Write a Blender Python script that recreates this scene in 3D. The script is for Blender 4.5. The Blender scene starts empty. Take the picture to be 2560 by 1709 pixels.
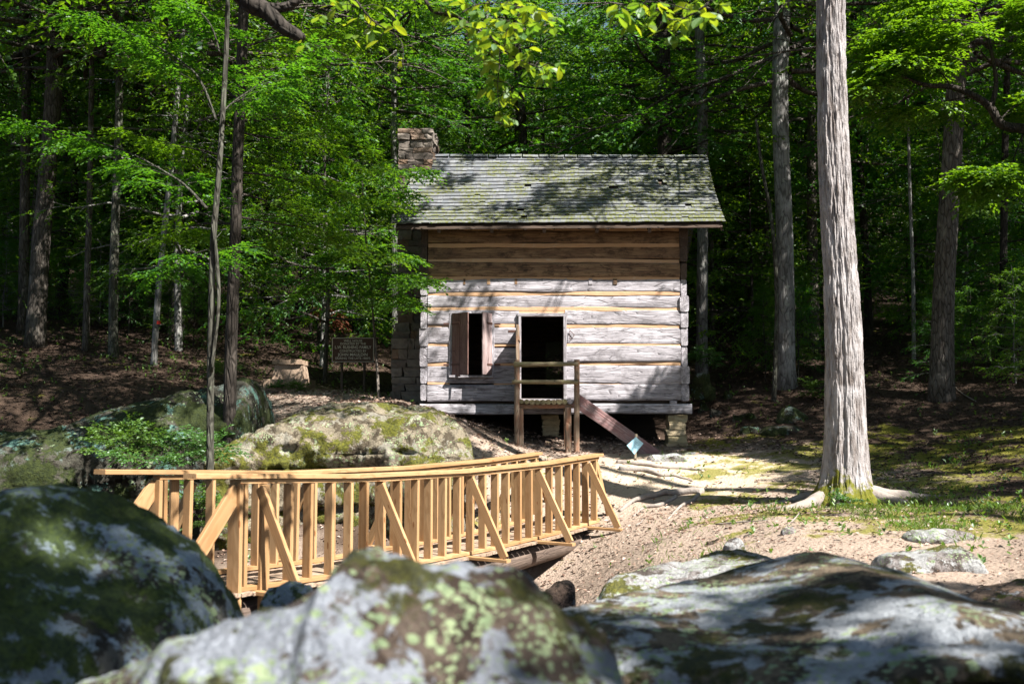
import bpy, math, random
import numpy as np
from mathutils import Matrix, Vector

# ------------------------------------------------------------------ camera, sky, sun, exposure
scene = bpy.context.scene
PITCH = math.radians(3.92)
EYE = 0.87
FPX = 35.0 / 36.0 * 2560.0
cam_data = bpy.data.cameras.new("camera")
cam_data.lens = 35.0
cam_data.sensor_width = 36.0
cam_data.clip_start = 0.05
cam_data.clip_end = 2000.0
cam_data.dof.use_dof = True
cam_data.dof.focus_distance = 19.0
cam_data.dof.aperture_fstop = 2.2
cam = bpy.data.objects.new("camera", cam_data)
scene.collection.objects.link(cam)
cam.location = (0, 0, EYE)
cam.rotation_euler = (math.pi / 2 + PITCH, 0, 0)
scene.camera = cam

SUNV = Vector((1.14, -1.0, 1.83)).normalized()       # scene -> sun
SUN_EL = math.asin(SUNV.z)
SUN_AZ = math.atan2(SUNV.x, SUNV.y)                  # clockwise from +Y
world = bpy.data.worlds.new("World")
scene.world = world
world.use_nodes = True
wn = world.node_tree
for n in list(wn.nodes):
    wn.nodes.remove(n)
w_out = wn.nodes.new("ShaderNodeOutputWorld")
w_bg = wn.nodes.new("ShaderNodeBackground")
w_sky = wn.nodes.new("ShaderNodeTexSky")
w_sky.sky_type = 'NISHITA'
w_sky.sun_disc = False
w_sky.sun_elevation = SUN_EL
w_sky.sun_rotation = SUN_AZ
w_bg.inputs["Strength"].default_value = 0.05
wn.links.new(w_sky.outputs[0], w_bg.inputs[0])
wn.links.new(w_bg.outputs[0], w_out.inputs[0])

sun_data = bpy.data.lights.new("sun", 'SUN')
sun_data.energy = 5.0
sun_data.angle = math.radians(0.53)
sun_data.color = (1.0, 0.955, 0.88)
sun = bpy.data.objects.new("sun", sun_data)
scene.collection.objects.link(sun)
sun.rotation_euler = SUNV.to_track_quat('Z', 'Y').to_euler()
sun.location = (20, -20, 40)

scene.view_settings.view_transform = 'Standard'
scene.view_settings.look = 'None'
scene.view_settings.gamma = 1.0
scene.view_settings.use_curve_mapping = False
scene.view_settings.exposure = 1.65

scene.render.engine = 'CYCLES'
cy = scene.cycles
cy.max_bounces = 3
cy.diffuse_bounces = 1
cy.glossy_bounces = 1
cy.transmission_bounces = 3
cy.transparent_max_bounces = 4
cy.caustics_reflective = False
cy.caustics_refractive = False
cy.use_denoising = True
cy.sample_clamp_indirect = 4.0

# ------------------------------------------------------------------ helpers
COL = scene.collection
WM = {}                                              # world matrices of what has been linked

def ray(px, py):
    a = (px - 1280.0) / FPX
    b = (854.5 - py) / FPX
    c, s = math.cos(PITCH), math.sin(PITCH)
    return a, c - b * s, s + b * c

def P(px, py, Y):
    a, dy, dz = ray(px, py)
    return Vector((a * Y / dy, Y, EYE + dz * Y / dy))

def new_mesh(name, V, quads=None, tris=None, smooth=False):
    V = np.asarray(V, dtype=np.float32).reshape(-1, 3)
    me = bpy.data.meshes.new(name)
    q = np.zeros((0, 4), np.int32) if quads is None or len(quads) == 0 else np.asarray(quads, np.int32).reshape(-1, 4)
    t = np.zeros((0, 3), np.int32) if tris is None or len(tris) == 0 else np.asarray(tris, np.int32).reshape(-1, 3)
    me.vertices.add(len(V))
    me.vertices.foreach_set("co", V.ravel())
    loops = np.concatenate([q.ravel(), t.ravel()])
    me.loops.add(len(loops))
    me.loops.foreach_set("vertex_index", loops)
    starts = np.concatenate([np.arange(len(q)) * 4, len(q) * 4 + np.arange(len(t)) * 3]).astype(np.int32)
    me.polygons.add(len(starts))
    me.polygons.foreach_set("loop_start", starts)
    me.update(calc_edges=True)
    me.polygons.foreach_set("use_smooth", np.full(len(starts), bool(smooth)))
    me.update()
    return me

def link(name, data, M=None, parent=None):
    o = bpy.data.objects.new(name, data)
    COL.objects.link(o)
    M = Matrix.Identity(4) if M is None else M
    if parent is not None:
        o.parent = parent
        o.matrix_parent_inverse = WM[parent.name].inverted()
    o.matrix_basis = M
    WM[o.name] = M
    return o

def tag(o, label, cat, group=None, kind=None):
    if label: o["label"] = label
    if cat: o["category"] = cat
    if group: o["group"] = group
    if kind: o["kind"] = kind
    return o

def thing(name, loc, label, cat, group=None):
    o = link(name, None, Matrix.Translation(Vector(loc)))
    o.empty_display_size = 0.2
    return tag(o, label, cat, group)

def part(name, me, mat, parent, M=None):
    if mat is not None and not me.materials:
        me.materials.append(mat)
    return link(name, me, M, parent)

def solo(name, V, quads, tris, mat, label, cat, group=None, kind=None, smooth=True):
    """a thing that is one mesh: origin at its base"""
    V = np.asarray(V, float).reshape(-1, 3)
    loc = np.array([(V[:, 0].min() + V[:, 0].max()) / 2, (V[:, 1].min() + V[:, 1].max()) / 2, V[:, 2].min()])
    me = new_mesh(name, V - loc, quads, tris, smooth)
    me.materials.append(mat)
    o = link(name, me, Matrix.Translation(Vector(loc)))
    return tag(o, label, cat, group, kind)

def frame(p0, xdir, up=(0, 0, 1)):
    x = Vector(xdir).normalized()
    u = Vector(up)
    y = u.cross(x)
    if y.length < 1e-5:
        y = Vector((0, 1, 0)).cross(x)
    y.normalize()
    z = x.cross(y)
    M = Matrix((x, y, z)).transposed().to_4x4()
    M.translation = Vector(p0)
    return M

# --- numpy value noise
def _h(ix, iy, iz, seed):
    h = (ix.astype(np.int64) * 374761393 + iy.astype(np.int64) * 668265263 + iz.astype(np.int64) * 1440662683 + seed * 974711) & 0xffffffff
    h = ((h ^ (h >> 13)) * 1274126177) & 0xffffffff
    h = ((h ^ (h >> 15)) * 2246822519) & 0xffffffff
    return ((h ^ (h >> 16)) & 0xffff) / 65535.0

def vnoise(p, seed=0):
    p = np.asarray(p, float)
    i = np.floor(p)
    f = p - i
    f = f * f * (3 - 2 * f)
    i = i.astype(np.int64)
    x, y, z = i[..., 0], i[..., 1], i[..., 2]
    r = 0
    for dx in (0, 1):
        for dy in (0, 1):
            for dz in (0, 1):
                w = (f[..., 0] if dx else 1 - f[..., 0]) * (f[..., 1] if dy else 1 - f[..., 1]) * (f[..., 2] if dz else 1 - f[..., 2])
                r = r + w * _h(x + dx, y + dy, z + dz, seed)
    return r

def fbm(p, seed=0, octv=4, gain=0.5):
    p = np.asarray(p, float)
    s, a, t = 0, 1.0, 0
    for o in range(octv):
        s = s + a * (vnoise(p * (2.03 ** o), seed + o * 17) * 2 - 1)
        t += a
        a *= gain
    return s / t

# --- tubes / boxes
def tube(pts, rad, sides=6, cap=True):
    pts = np.asarray(pts, float)
    n = len(pts)
    rad = np.broadcast_to(np.asarray(rad, float), (n,))
    tang = np.gradient(pts, axis=0)
    tang /= np.linalg.norm(tang, axis=1)[:, None] + 1e-9
    ref = np.array([0, 0, 1.0]) if abs(tang[0][2]) < 0.9 else np.array([1.0, 0, 0])
    u = np.cross(ref, tang[0]); u /= np.linalg.norm(u)
    V = []
    for k in range(n):
        u = u - tang[k] * np.dot(u, tang[k]); u /= np.linalg.norm(u) + 1e-9
        v = np.cross(tang[k], u)
        a = np.arange(sides) / sides * 2 * math.pi
        V.append(pts[k] + rad[k] * (np.cos(a)[:, None] * u + np.sin(a)[:, None] * v))
    V = np.concatenate(V)
    Q = []
    for k in range(n - 1):
        for s in range(sides):
            s2 = (s + 1) % sides
            Q.append((k * sides + s, k * sides + s2, (k + 1) * sides + s2, (k + 1) * sides + s))
    T = []
    if cap:
        c0, c1 = len(V), len(V) + 1
        V = np.concatenate([V, pts[:1], pts[-1:]])
        for s in range(sides):
            s2 = (s + 1) % sides
            T.append((c0, s2, s))
            T.append((c1, (n - 1) * sides + s, (n - 1) * sides + s2))
    return V, np.array(Q, np.int32).reshape(-1, 4), np.array(T, np.int32).reshape(-1, 3)

class MB:
    def __init__(self):
        self.V, self.Q, self.T, self.n = [], [], [], 0
    def add(self, V, Q=None, T=None):
        V = np.asarray(V, float).reshape(-1, 3)
        if Q is not None and len(Q): self.Q.append(np.asarray(Q, np.int64).reshape(-1, 4) + self.n)
        if T is not None and len(T): self.T.append(np.asarray(T, np.int64).reshape(-1, 3) + self.n)
        self.V.append(V); self.n += len(V)
    def arrays(self):
        return (np.concatenate(self.V) if self.V else np.zeros((0, 3)),
                np.concatenate(self.Q) if self.Q else np.zeros((0, 4), int),
                np.concatenate(self.T) if self.T else np.zeros((0, 3), int))
    def mesh(self, name, smooth=False):
        V, Q, T = self.arrays()
        return new_mesh(name, V, Q, T, smooth)

_bx = {}
def chamfer_box(L, W, T, c=0.003):
    """board: X 0..L, Y -W/2..W/2, Z -T/2..T/2, long edges chamfered"""
    key = (round(L, 3), round(W, 3), round(T, 3), c)
    if key in _bx: return _bx[key]
    w, t = W / 2, T / 2
    ring = [(-w + c, -t), (w - c, -t), (w, -t + c), (w, t - c), (w - c, t), (-w + c, t), (-w, t - c), (-w, -t + c)]
    V = [(x, a, b) for x in (0, L) for a, b in ring]
    Q = [(i, (i + 1) % 8, 8 + (i + 1) % 8, 8 + i) for i in range(8)]
    T_ = [(0, i + 1, i) for i in range(1, 7)] + [(8, 8 + i, 8 + i + 1) for i in range(1, 7)]
    me = new_mesh("board", V, Q, T_)
    _bx[key] = me
    return me

def board(name, p0, p1, W, T, mat, parent, up=(0, 0, 1), c=0.004):
    p0, p1 = Vector(p0), Vector(p1)
    me = chamfer_box((p1 - p0).length, W, T, c)
    return part(name, me, mat, parent, frame(p0, p1 - p0, up))

def rough_beam(L, W, H, seed, rounded=0.2, amp=0.01, seg=0.14, sides=12, waist=0.0):
    """hewn log: X 0..L, cross-section superellipse (rounded 0 = square .. 1 = round), uneven"""
    n = max(4, int(L / seg)) + 1
    a = (np.arange(sides) + 0.5) / sides * 2 * math.pi
    pw = 0.28 + 0.72 * rounded
    cy_ = np.sign(np.cos(a)) * np.abs(np.cos(a)) ** pw
    cz_ = np.sign(np.sin(a)) * np.abs(np.sin(a)) ** pw
    m = max(np.abs(cy_).max(), np.abs(cz_).max())
    cy_, cz_ = cy_ / m, cz_ / m
    V = np.zeros((n, sides, 3))
    xs = np.linspace(0, L, n)
    V[:, :, 0] = xs[:, None]
    V[:, :, 1] = cy_[None] * W / 2
    V[:, :, 2] = cz_[None] * H / 2
    q = V.reshape(-1, 3)
    lowp = q * np.array([1.1, 0.6, 0.6]) + seed * 7.3
    hip = q * np.array([5.0, 14.0, 14.0]) + seed * 3.1
    d = fbm(lowp, 11, 2) * 1.2 + fbm(hip, 12, 2) * 0.5
    rr = np.linalg.norm(q[:, 1:], axis=1)[:, None] + 1e-6
    q[:, 1:] += q[:, 1:] / rr * (d * amp)[:, None]
    bend = fbm(np.stack([xs * 0.6 + seed * 5, xs * 0, xs * 0], 1), 31, 2) * amp * 1.9
    V[:, :, 2] += bend[:, None]
    Q = []
    for k in range(n - 1):
        for s in range(sides):
            s2 = (s + 1) % sides
            Q.append((k * sides + s, k * sides + s2, (k + 1) * sides + s2, (k + 1) * sides + s))
    VV = V.reshape(-1, 3)
    c0 = len(VV)
    VV = np.concatenate([VV, [[0, 0, 0], [L, 0, 0]]])
    T = []
    for s in range(sides):
        s2 = (s + 1) % sides
        T.append((c0, s2, s)); T.append((c0 + 1, (n - 1) * sides + s, (n - 1) * sides + s2))
    return new_mesh("log", VV, Q, T, False)

_seed = [0]
def log(name, p0, p1, W, H, mat, parent, up=(0, 0, 1), rounded=0.2, amp=0.01, seg=0.14, sides=12):
    p0, p1 = Vector(p0), Vector(p1)
    _seed[0] += 1
    me = rough_beam((p1 - p0).length, W, H, _seed[0], rounded, amp, seg, sides)
    return part(name, me, mat, parent, frame(p0, p1 - p0, up))

# ------------------------------------------------------------------ materials
class NT:
    def __init__(self, name):
        self.m = bpy.data.materials.new(name)
        self.m.use_nodes = True
        self.t = self.m.node_tree
        for n in list(self.t.nodes): self.t.nodes.remove(n)
        self.out = self.t.nodes.new("ShaderNodeOutputMaterial")
    def n(self, typ, ins=None, **props):
        nd = self.t.nodes.new("ShaderNode" + typ)
        for k, v in props.items(): setattr(nd, k, v)
        for k, v in (ins or {}).items():
            s = nd.inputs[k]
            if isinstance(v, bpy.types.NodeSocket): self.t.links.new(v, s)
            else: s.default_value = v
        return nd
    def coord(self, which="Object"):
        if which == "World": return self.n("NewGeometry").outputs["Position"]
        return self.n("TexCoord").outputs[which]
    def vscale(self, v, s, off=None):
        nd = self.n("VectorMath", {0: v, 1: s}, operation='MULTIPLY')
        r = nd.outputs[0]
        if off is not None:
            r = self.n("VectorMath", {0: r, 1: off}, operation='ADD').outputs[0]
        return r
    def noise(self, v, scale, detail=4, rough=0.55, dist=0.0):
        return self.n("TexNoise", {"Vector": v, "Scale": scale, "Detail": detail, "Roughness": rough, "Distortion": dist}).outputs["Fac"]
    def voro(self, v, scale, feature='F1', out="Distance", rnd=1.0):
        return self.n("TexVoronoi", {"Vector": v, "Scale": scale, "Randomness": rnd}, feature=feature).outputs[out]
    def thr(self, v, lo, hi, a=0.0, b=1.0):
        return self.n("MapRange", {0: v, 1: lo, 2: hi, 3: a, 4: b}, interpolation_type='SMOOTHSTEP').outputs[0]
    def mix(self, f, a, b, mode='MIX'):
        nd = self.t.nodes.new("ShaderNodeMix"); nd.data_type = 'RGBA'; nd.blend_type = mode
        for i, v in ((0, f), (6, a), (7, b)):
            if isinstance(v, bpy.types.NodeSocket): self.t.links.new(v, nd.inputs[i])
            else: nd.inputs[i].default_value = (v if i == 0 else (tuple(v) + (1,))[:4])
        return nd.outputs[2]
    def math(self, op, a, b=0.0):
        return self.n("Math", {0: a, 1: b}, operation=op).outputs[0]
    def objrand(self):
        return self.n("ObjectInfo").outputs["Random"]
    def island(self):
        return self.n("NewGeometry").outputs["Random Per Island"]
    def bump(self, h, strength=0.5, dist=0.02):
        return self.n("Bump", {"Height": h, "Strength": strength, "Distance": dist}).outputs[0]
    def done(self, col, rough=0.85, normal=None, spec=0.3):
        ins = {"Roughness": rough, "Specular IOR Level": spec}
        if isinstance(col, bpy.types.NodeSocket): ins["Base Color"] = col
        else: ins["Base Color"] = tuple(col) + (1,)
        if normal is not None: ins["Normal"] = normal
        b = self.n("BsdfPrincipled", ins)
        self.t.links.new(b.outputs[0], self.out.inputs[0])
        return self.m

def rgb(*c): return tuple(c)

def leaf_mat(name, dark, light, tl, tmix=0.45, gloss=0.05):
    t = NT(name)
    r = t.math('FRACT', t.math('ADD', t.island(), t.math('MULTIPLY', t.objrand(), 0.35)))
    col = t.mix(r, dark, light)
    big = t.noise(t.coord("World"), 0.35, 2)
    col = t.mix(t.thr(big, 0.4, 0.7), col, t.mix(1.0, col, (0.75, 1.0, 1.15), 'MULTIPLY'))
    ro = t.math('FRACT', t.math('MULTIPLY', t.objrand(), 5.37))
    tint = t.mix(ro, (0.62, 0.85, 1.1), (1.35, 1.08, 0.75))
    col = t.mix(1.0, col, tint, 'MULTIPLY')
    d = t.n("BsdfDiffuse", {"Color": col})
    tcol = t.mix(r, tl, (tl[0] * 1.4, tl[1] * 1.12, tl[2]))
    tr = t.n("BsdfTranslucent", {"Color": t.mix(1.0, tcol, tint, "MULTIPLY")})
    m1 = t.n("MixShader", {0: tmix, 1: d.outputs[0], 2: tr.outputs[0]})
    g = t.n("BsdfGlossy", {"Roughness": 0.5, "Color": (0.9, 0.95, 1.0, 1)})
    m2 = t.n("MixShader", {0: gloss, 1: m1.outputs[0], 2: g.outputs[0]})
    t.t.links.new(m2.outputs[0], t.out.inputs[0])
    return t.m

M_LEAF_FOREST = leaf_mat("leaf_forest", (0.014, 0.06, 0.008), (0.095, 0.19, 0.016), (0.15, 0.37, 0.012), 0.45, 0.025)
M_LEAF_UNDER = leaf_mat("leaf_understory", (0.016, 0.065, 0.010), (0.095, 0.195, 0.018), (0.15, 0.38, 0.012), 0.47, 0.025)
M_LEAF_BRIGHT = leaf_mat("leaf_near_branch", (0.06, 0.13, 0.012), (0.10, 0.19, 0.016), (0.22, 0.38, 0.018), 0.55, 0.04)
M_LEAF_CANOPY = leaf_mat("leaf_canopy", (0.03, 0.09, 0.012), (0.06, 0.14, 0.02), (0.06, 0.16, 0.012), 0.3, 0.02)
M_PLANT = leaf_mat("leaf_ground_plant", (0.035, 0.10, 0.015), (0.10, 0.20, 0.03), (0.10, 0.24, 0.02), 0.4, 0.05)
M_GRASS = leaf_mat("leaf_grass", (0.09, 0.16, 0.02), (0.19, 0.25, 0.04), (0.16, 0.26, 0.02), 0.35, 0.02)
M_DEADLEAF = leaf_mat("leaf_dead", (0.16, 0.05, 0.03), (0.22, 0.09, 0.05), (0.12, 0.04, 0.02), 0.3, 0.02)

def litter_mat():
    t = NT("leaf_litter")
    r = t.island()
    c = t.mix(r, (0.15, 0.09, 0.065), (0.36, 0.25, 0.19))
    c = t.mix(t.thr(t.math('FRACT', t.math('MULTIPLY', r, 7.31)), 0.7, 0.75), c, (0.42, 0.31, 0.26))
    c = t.mix(t.thr(t.math('FRACT', t.math('MULTIPLY', r, 13.7)), 0.8, 0.83), c, (0.10, 0.055, 0.04))
    return t.done(c, 0.8)
M_LITTER = litter_mat()
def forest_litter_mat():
    t = NT("leaf_litter_shaded")
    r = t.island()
    c = t.mix(r, (0.028, 0.017, 0.012), (0.105, 0.066, 0.052))  # litter as in the clearing, darkened to put shade into its colour
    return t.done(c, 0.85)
M_LITTER_SHADED = forest_litter_mat()

def bark_mat(name, c1, c2, sc=9.0, lich=None, bstr=0.7):
    t = NT(name)
    p = t.coord("World")
    v = t.vscale(p, (1.0, 1.0, 0.22))
    n1 = t.noise(v, sc * 1.3, 5, 0.65, 0.4)
    n2 = t.noise(p, 2.2, 4)
    vo = t.voro(v, sc * 1.6, 'DISTANCE_TO_EDGE')
    c = t.mix(t.thr(n1, 0.3, 0.7), c1, c2)
    c = t.mix(t.thr(vo, 0.0, 0.12, 0.75, 0.0), c, tuple(x * 0.3 for x in c1))
    c = t.mix(t.thr(n2, 0.52, 0.72, 0.0, 0.6), c, tuple(min(1, x * 1.6) for x in c2))
    if lich:
        n3 = t.noise(p, 4.5, 5, 0.7)
        c = t.mix(t.thr(n3, 0.56, 0.66), c, lich)
    c = t.mix(t.objrand(), c, t.mix(0.6, c, (0.02, 0.018, 0.015)))
    h = t.math('ADD', n1, t.thr(vo, 0.0, 0.2))
    return t.done(c, 0.9, t.bump(h, bstr, 0.03), 0.2)
M_BARK = bark_mat("bark_grey_brown", (0.075, 0.06, 0.05), (0.17, 0.15, 0.13))
M_BARK_PALE = bark_mat("bark_pale", (0.20, 0.19, 0.18), (0.36, 0.35, 0.34), 7.0, (0.42, 0.44, 0.40), 0.5)
M_BARK_DARK = bark_mat("bark_dark", (0.035, 0.028, 0.024), (0.085, 0.07, 0.06))
M_BARK_LICHEN = bark_mat("bark_lichen", (0.07, 0.065, 0.05), (0.16, 0.16, 0.13), 9.0, (0.20, 0.24, 0.16))

def hero_bark():
    t = NT("bark_hero_tree")
    p = t.coord("World")
    v = t.vscale(p, (1.0, 1.0, 0.16))
    n1 = t.noise(v, 13.0, 6, 0.7, 0.5)
    n2 = t.noise(p, 3.0, 5, 0.6)
    c = t.mix(t.thr(n1, 0.32, 0.6), (0.15, 0.125, 0.115), (0.36, 0.335, 0.335))
    c = t.mix(t.thr(n2, 0.5, 0.68, 0.0, 0.7), c, (0.45, 0.425, 0.43))
    z = t.n("SeparateXYZ", {0: p}).outputs[2]
    nm = t.noise(p, 4.5, 5, 0.7)
    mz = t.math('ADD', t.math('MULTIPLY', nm, 1.5), t.math('MULTIPLY', z, -1.0))
    mf = t.thr(mz, 0.84, 1.02)
    moss = t.mix(t.noise(p, 30, 3), (0.06, 0.07, 0.012), (0.19, 0.18, 0.02))
    c = t.mix(mf, c, moss)
    h = t.math('ADD', n1, t.math('MULTIPLY', t.noise(p, 45, 4), 0.4))
    return t.done(c, 0.9, t.bump(h, 0.75, 0.03), 0.2)
M_HERO = hero_bark()

def root_mat():
    t = NT("bark_root")
    p = t.coord("World")
    c = t.mix(t.noise(p, 9, 5), (0.15, 0.12, 0.10), (0.36, 0.32, 0.29))
    return t.done(c, 0.9, t.bump(t.noise(p, 30, 4), 0.6, 0.02))
M_ROOT = root_mat()

def old_wood(name, pale, mid, dark, darkness=0.5, red=None):
    t = NT(name)
    o = t.coord("Object")
    rnd = t.objrand()
    off = t.n("CombineXYZ", {0: t.math('MULTIPLY', rnd, 37.0), 1: t.math('MULTIPLY', rnd, 11.0), 2: t.math('MULTIPLY', rnd, 23.0)}).outputs[0]
    s = t.vscale(o, (0.55, 4.0, 4.0), off)
    fine = t.vscale(o, (2.4, 40.0, 40.0), off)
    n1 = t.noise(s, 1.6, 6, 0.62, 0.6)
    n2 = t.noise(fine, 1.0, 5, 0.6, 0.3)
    n3 = t.noise(t.vscale(o, (1.2, 2.0, 2.0), off), 2.6, 5, 0.7)
    c = t.mix(t.thr(n1, 0.36, 0.62), mid, pale)
    c = t.mix(t.thr(n2, 0.38, 0.62, 0.55, 0.0), c, dark)
    c = t.mix(t.math('MULTIPLY', t.thr(n3, 0.46, 0.70), darkness), c, dark)
    crack = t.voro(t.vscale(o, (0.7, 9.0, 9.0), off), 1.6, 'DISTANCE_TO_EDGE')
    c = t.mix(t.thr(crack, 0.0, 0.022, 0.8, 0.0), c, tuple(x * 0.25 for x in dark))
    if red:
        c = t.mix(t.thr(t.noise(t.vscale(o, (1, 3, 3), off), 3.0, 5, 0.7), 0.42, 0.6, 0.0, 0.75), c, red)
    c = t.mix(t.math('MULTIPLY', rnd, 0.35), c, mid)
    h = t.math('ADD', n2, t.thr(crack, 0.0, 0.05))
    return t.done(c, 0.85, t.bump(h, 0.6, 0.012), 0.25)
M_LOG = old_wood("log_weathered_grey", (0.55, 0.525, 0.57), (0.32, 0.30, 0.325), (0.085, 0.075, 0.08), 0.85)
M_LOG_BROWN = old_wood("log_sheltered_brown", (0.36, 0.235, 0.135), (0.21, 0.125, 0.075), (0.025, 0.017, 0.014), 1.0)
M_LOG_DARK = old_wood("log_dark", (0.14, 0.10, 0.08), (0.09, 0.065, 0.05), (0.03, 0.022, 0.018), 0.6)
M_SHUTTER = old_wood("shutter_redbrown", (0.26, 0.17, 0.15), (0.17, 0.095, 0.08), (0.07, 0.035, 0.03), 0.5)
M_POST = old_wood("post_cedar", (0.42, 0.34, 0.26), (0.27, 0.20, 0.14), (0.07, 0.045, 0.03), 0.6, (0.24, 0.105, 0.06))
M_RAILLOG = old_wood("rail_cedar", (0.36, 0.30, 0.20), (0.22, 0.17, 0.10), (0.08, 0.06, 0.035), 0.5, (0.20, 0.20, 0.10))
M_STRINGER = old_wood("stringer_worn_paint", (0.40, 0.34, 0.34), (0.25, 0.165, 0.165), (0.11, 0.06, 0.065), 0.5, (0.26, 0.12, 0.115))
M_DECK = old_wood("deck_plank", (0.44, 0.33, 0.25), (0.34, 0.24, 0.17), (0.15, 0.10, 0.07), 0.3)
M_BRIDGELOG = old_wood("bridge_log", (0.20, 0.15, 0.12), (0.11, 0.08, 0.065), (0.035, 0.025, 0.02), 0.6)

def lumber():
    t = NT("new_pine_lumber")
    o = t.coord("Object")
    rnd = t.objrand()
    off = t.n("CombineXYZ", {0: t.math('MULTIPLY', rnd, 57.0), 1: t.math('MULTIPLY', rnd, 1.31), 2: t.math('MULTIPLY', rnd, 2.17)}).outputs[0]
    g = t.vscale(o, (0.7, 26.0, 26.0), off)
    warp = t.noise(t.vscale(o, (1.3, 4.0, 4.0), off), 1.0, 2)
    gg = t.n("VectorMath", {0: g, 1: t.n("CombineXYZ", {0: 0.0, 1: t.math('MULTIPLY', warp, 3.5), 2: t.math('MULTIPLY', warp, 2.0)}).outputs[0]}, operation='ADD').outputs[0]
    w = t.n("TexWave", {"Vector": gg, "Scale": 0.55, "Distortion": 2.0, "Detail": 2.0, "Detail Scale": 1.2}, wave_type='BANDS', bands_direction='Y').outputs["Fac"]
    n1 = t.noise(g, 1.2, 4)
    base = t.mix(rnd, (0.29, 0.155, 0.065), (0.44, 0.275, 0.14))
    c = t.mix(t.thr(w, 0.55, 0.95, 0.0, 0.55), base, (0.27, 0.14, 0.055))
    c = t.mix(t.thr(n1, 0.35, 0.7, 0.0, 0.4), c, (0.46, 0.30, 0.155))
    kd = t.voro(t.vscale(o, (1.0, 3.4, 3.4), off), 3.0)
    c = t.mix(t.thr(kd, 0.09, 0.14, 0.92, 0.0), c, (0.20, 0.085, 0.03))
    dirt = t.noise(t.vscale(o, (2.0, 6.0, 6.0), off), 3.0, 5, 0.7)
    c = t.mix(t.thr(dirt, 0.52, 0.75, 0.0, 0.42), c, (0.20, 0.13, 0.075))
    return t.done(c, 0.72, t.bump(t.math('ADD', w, n1), 0.18, 0.004), 0.3)
M_PINE = lumber()

def chink_mat():
    t = NT("chinking_mortar")
    p = t.coord("World")
    n = t.noise(p, 6, 5, 0.7)
    c = t.mix(n, (0.46, 0.27, 0.15), (0.56, 0.37, 0.23))
    c = t.mix(t.thr(t.noise(p, 2.5, 5, 0.7), 0.55, 0.7, 0, 0.6), c, (0.55, 0.44, 0.34))
    return t.done(c, 0.95, t.bump(t.noise(p, 40, 3), 0.3, 0.01))
M_CHINK = chink_mat()

def shingle_mat():
    t = NT("roof_shingle")
    p = t.coord("World")
    r = t.math('FRACT', t.math('ADD', t.island(), t.objrand()))
    c = t.mix(r, (0.10, 0.112, 0.13), (0.175, 0.185, 0.20))
    st = t.noise(t.vscale(p, (26.0, 2.0, 2.0)), 1.0, 5, 0.65)
    c = t.mix(t.thr(st, 0.35, 0.65, 0.6, 0.0), c, (0.12, 0.115, 0.12))
    x = t.n("SeparateXYZ", {0: p}).outputs[0]
    z = t.n("SeparateXYZ", {0: p}).outputs[2]
    mn = t.noise(p, 1.5, 6, 0.68)
    bias = t.math('ADD', t.math('MULTIPLY', x, 0.014), t.math('MULTIPLY', z, -0.03))
    mm = t.thr(t.math('ADD', t.math('ADD', mn, bias), 0.21), 0.44, 0.58)
    fm = t.thr(t.noise(p, 17, 3), 0.40, 0.6)
    moss = t.mix(t.noise(p, 20, 3), (0.045, 0.06, 0.010), (0.15, 0.155, 0.02))
    c = t.mix(t.math('MULTIPLY', t.math('MULTIPLY', mm, fm), 0.9), c, moss)
    return t.done(c, 0.9, t.bump(st, 0.5, 0.01), 0.2)
M_SHINGLE = shingle_mat()

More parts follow.
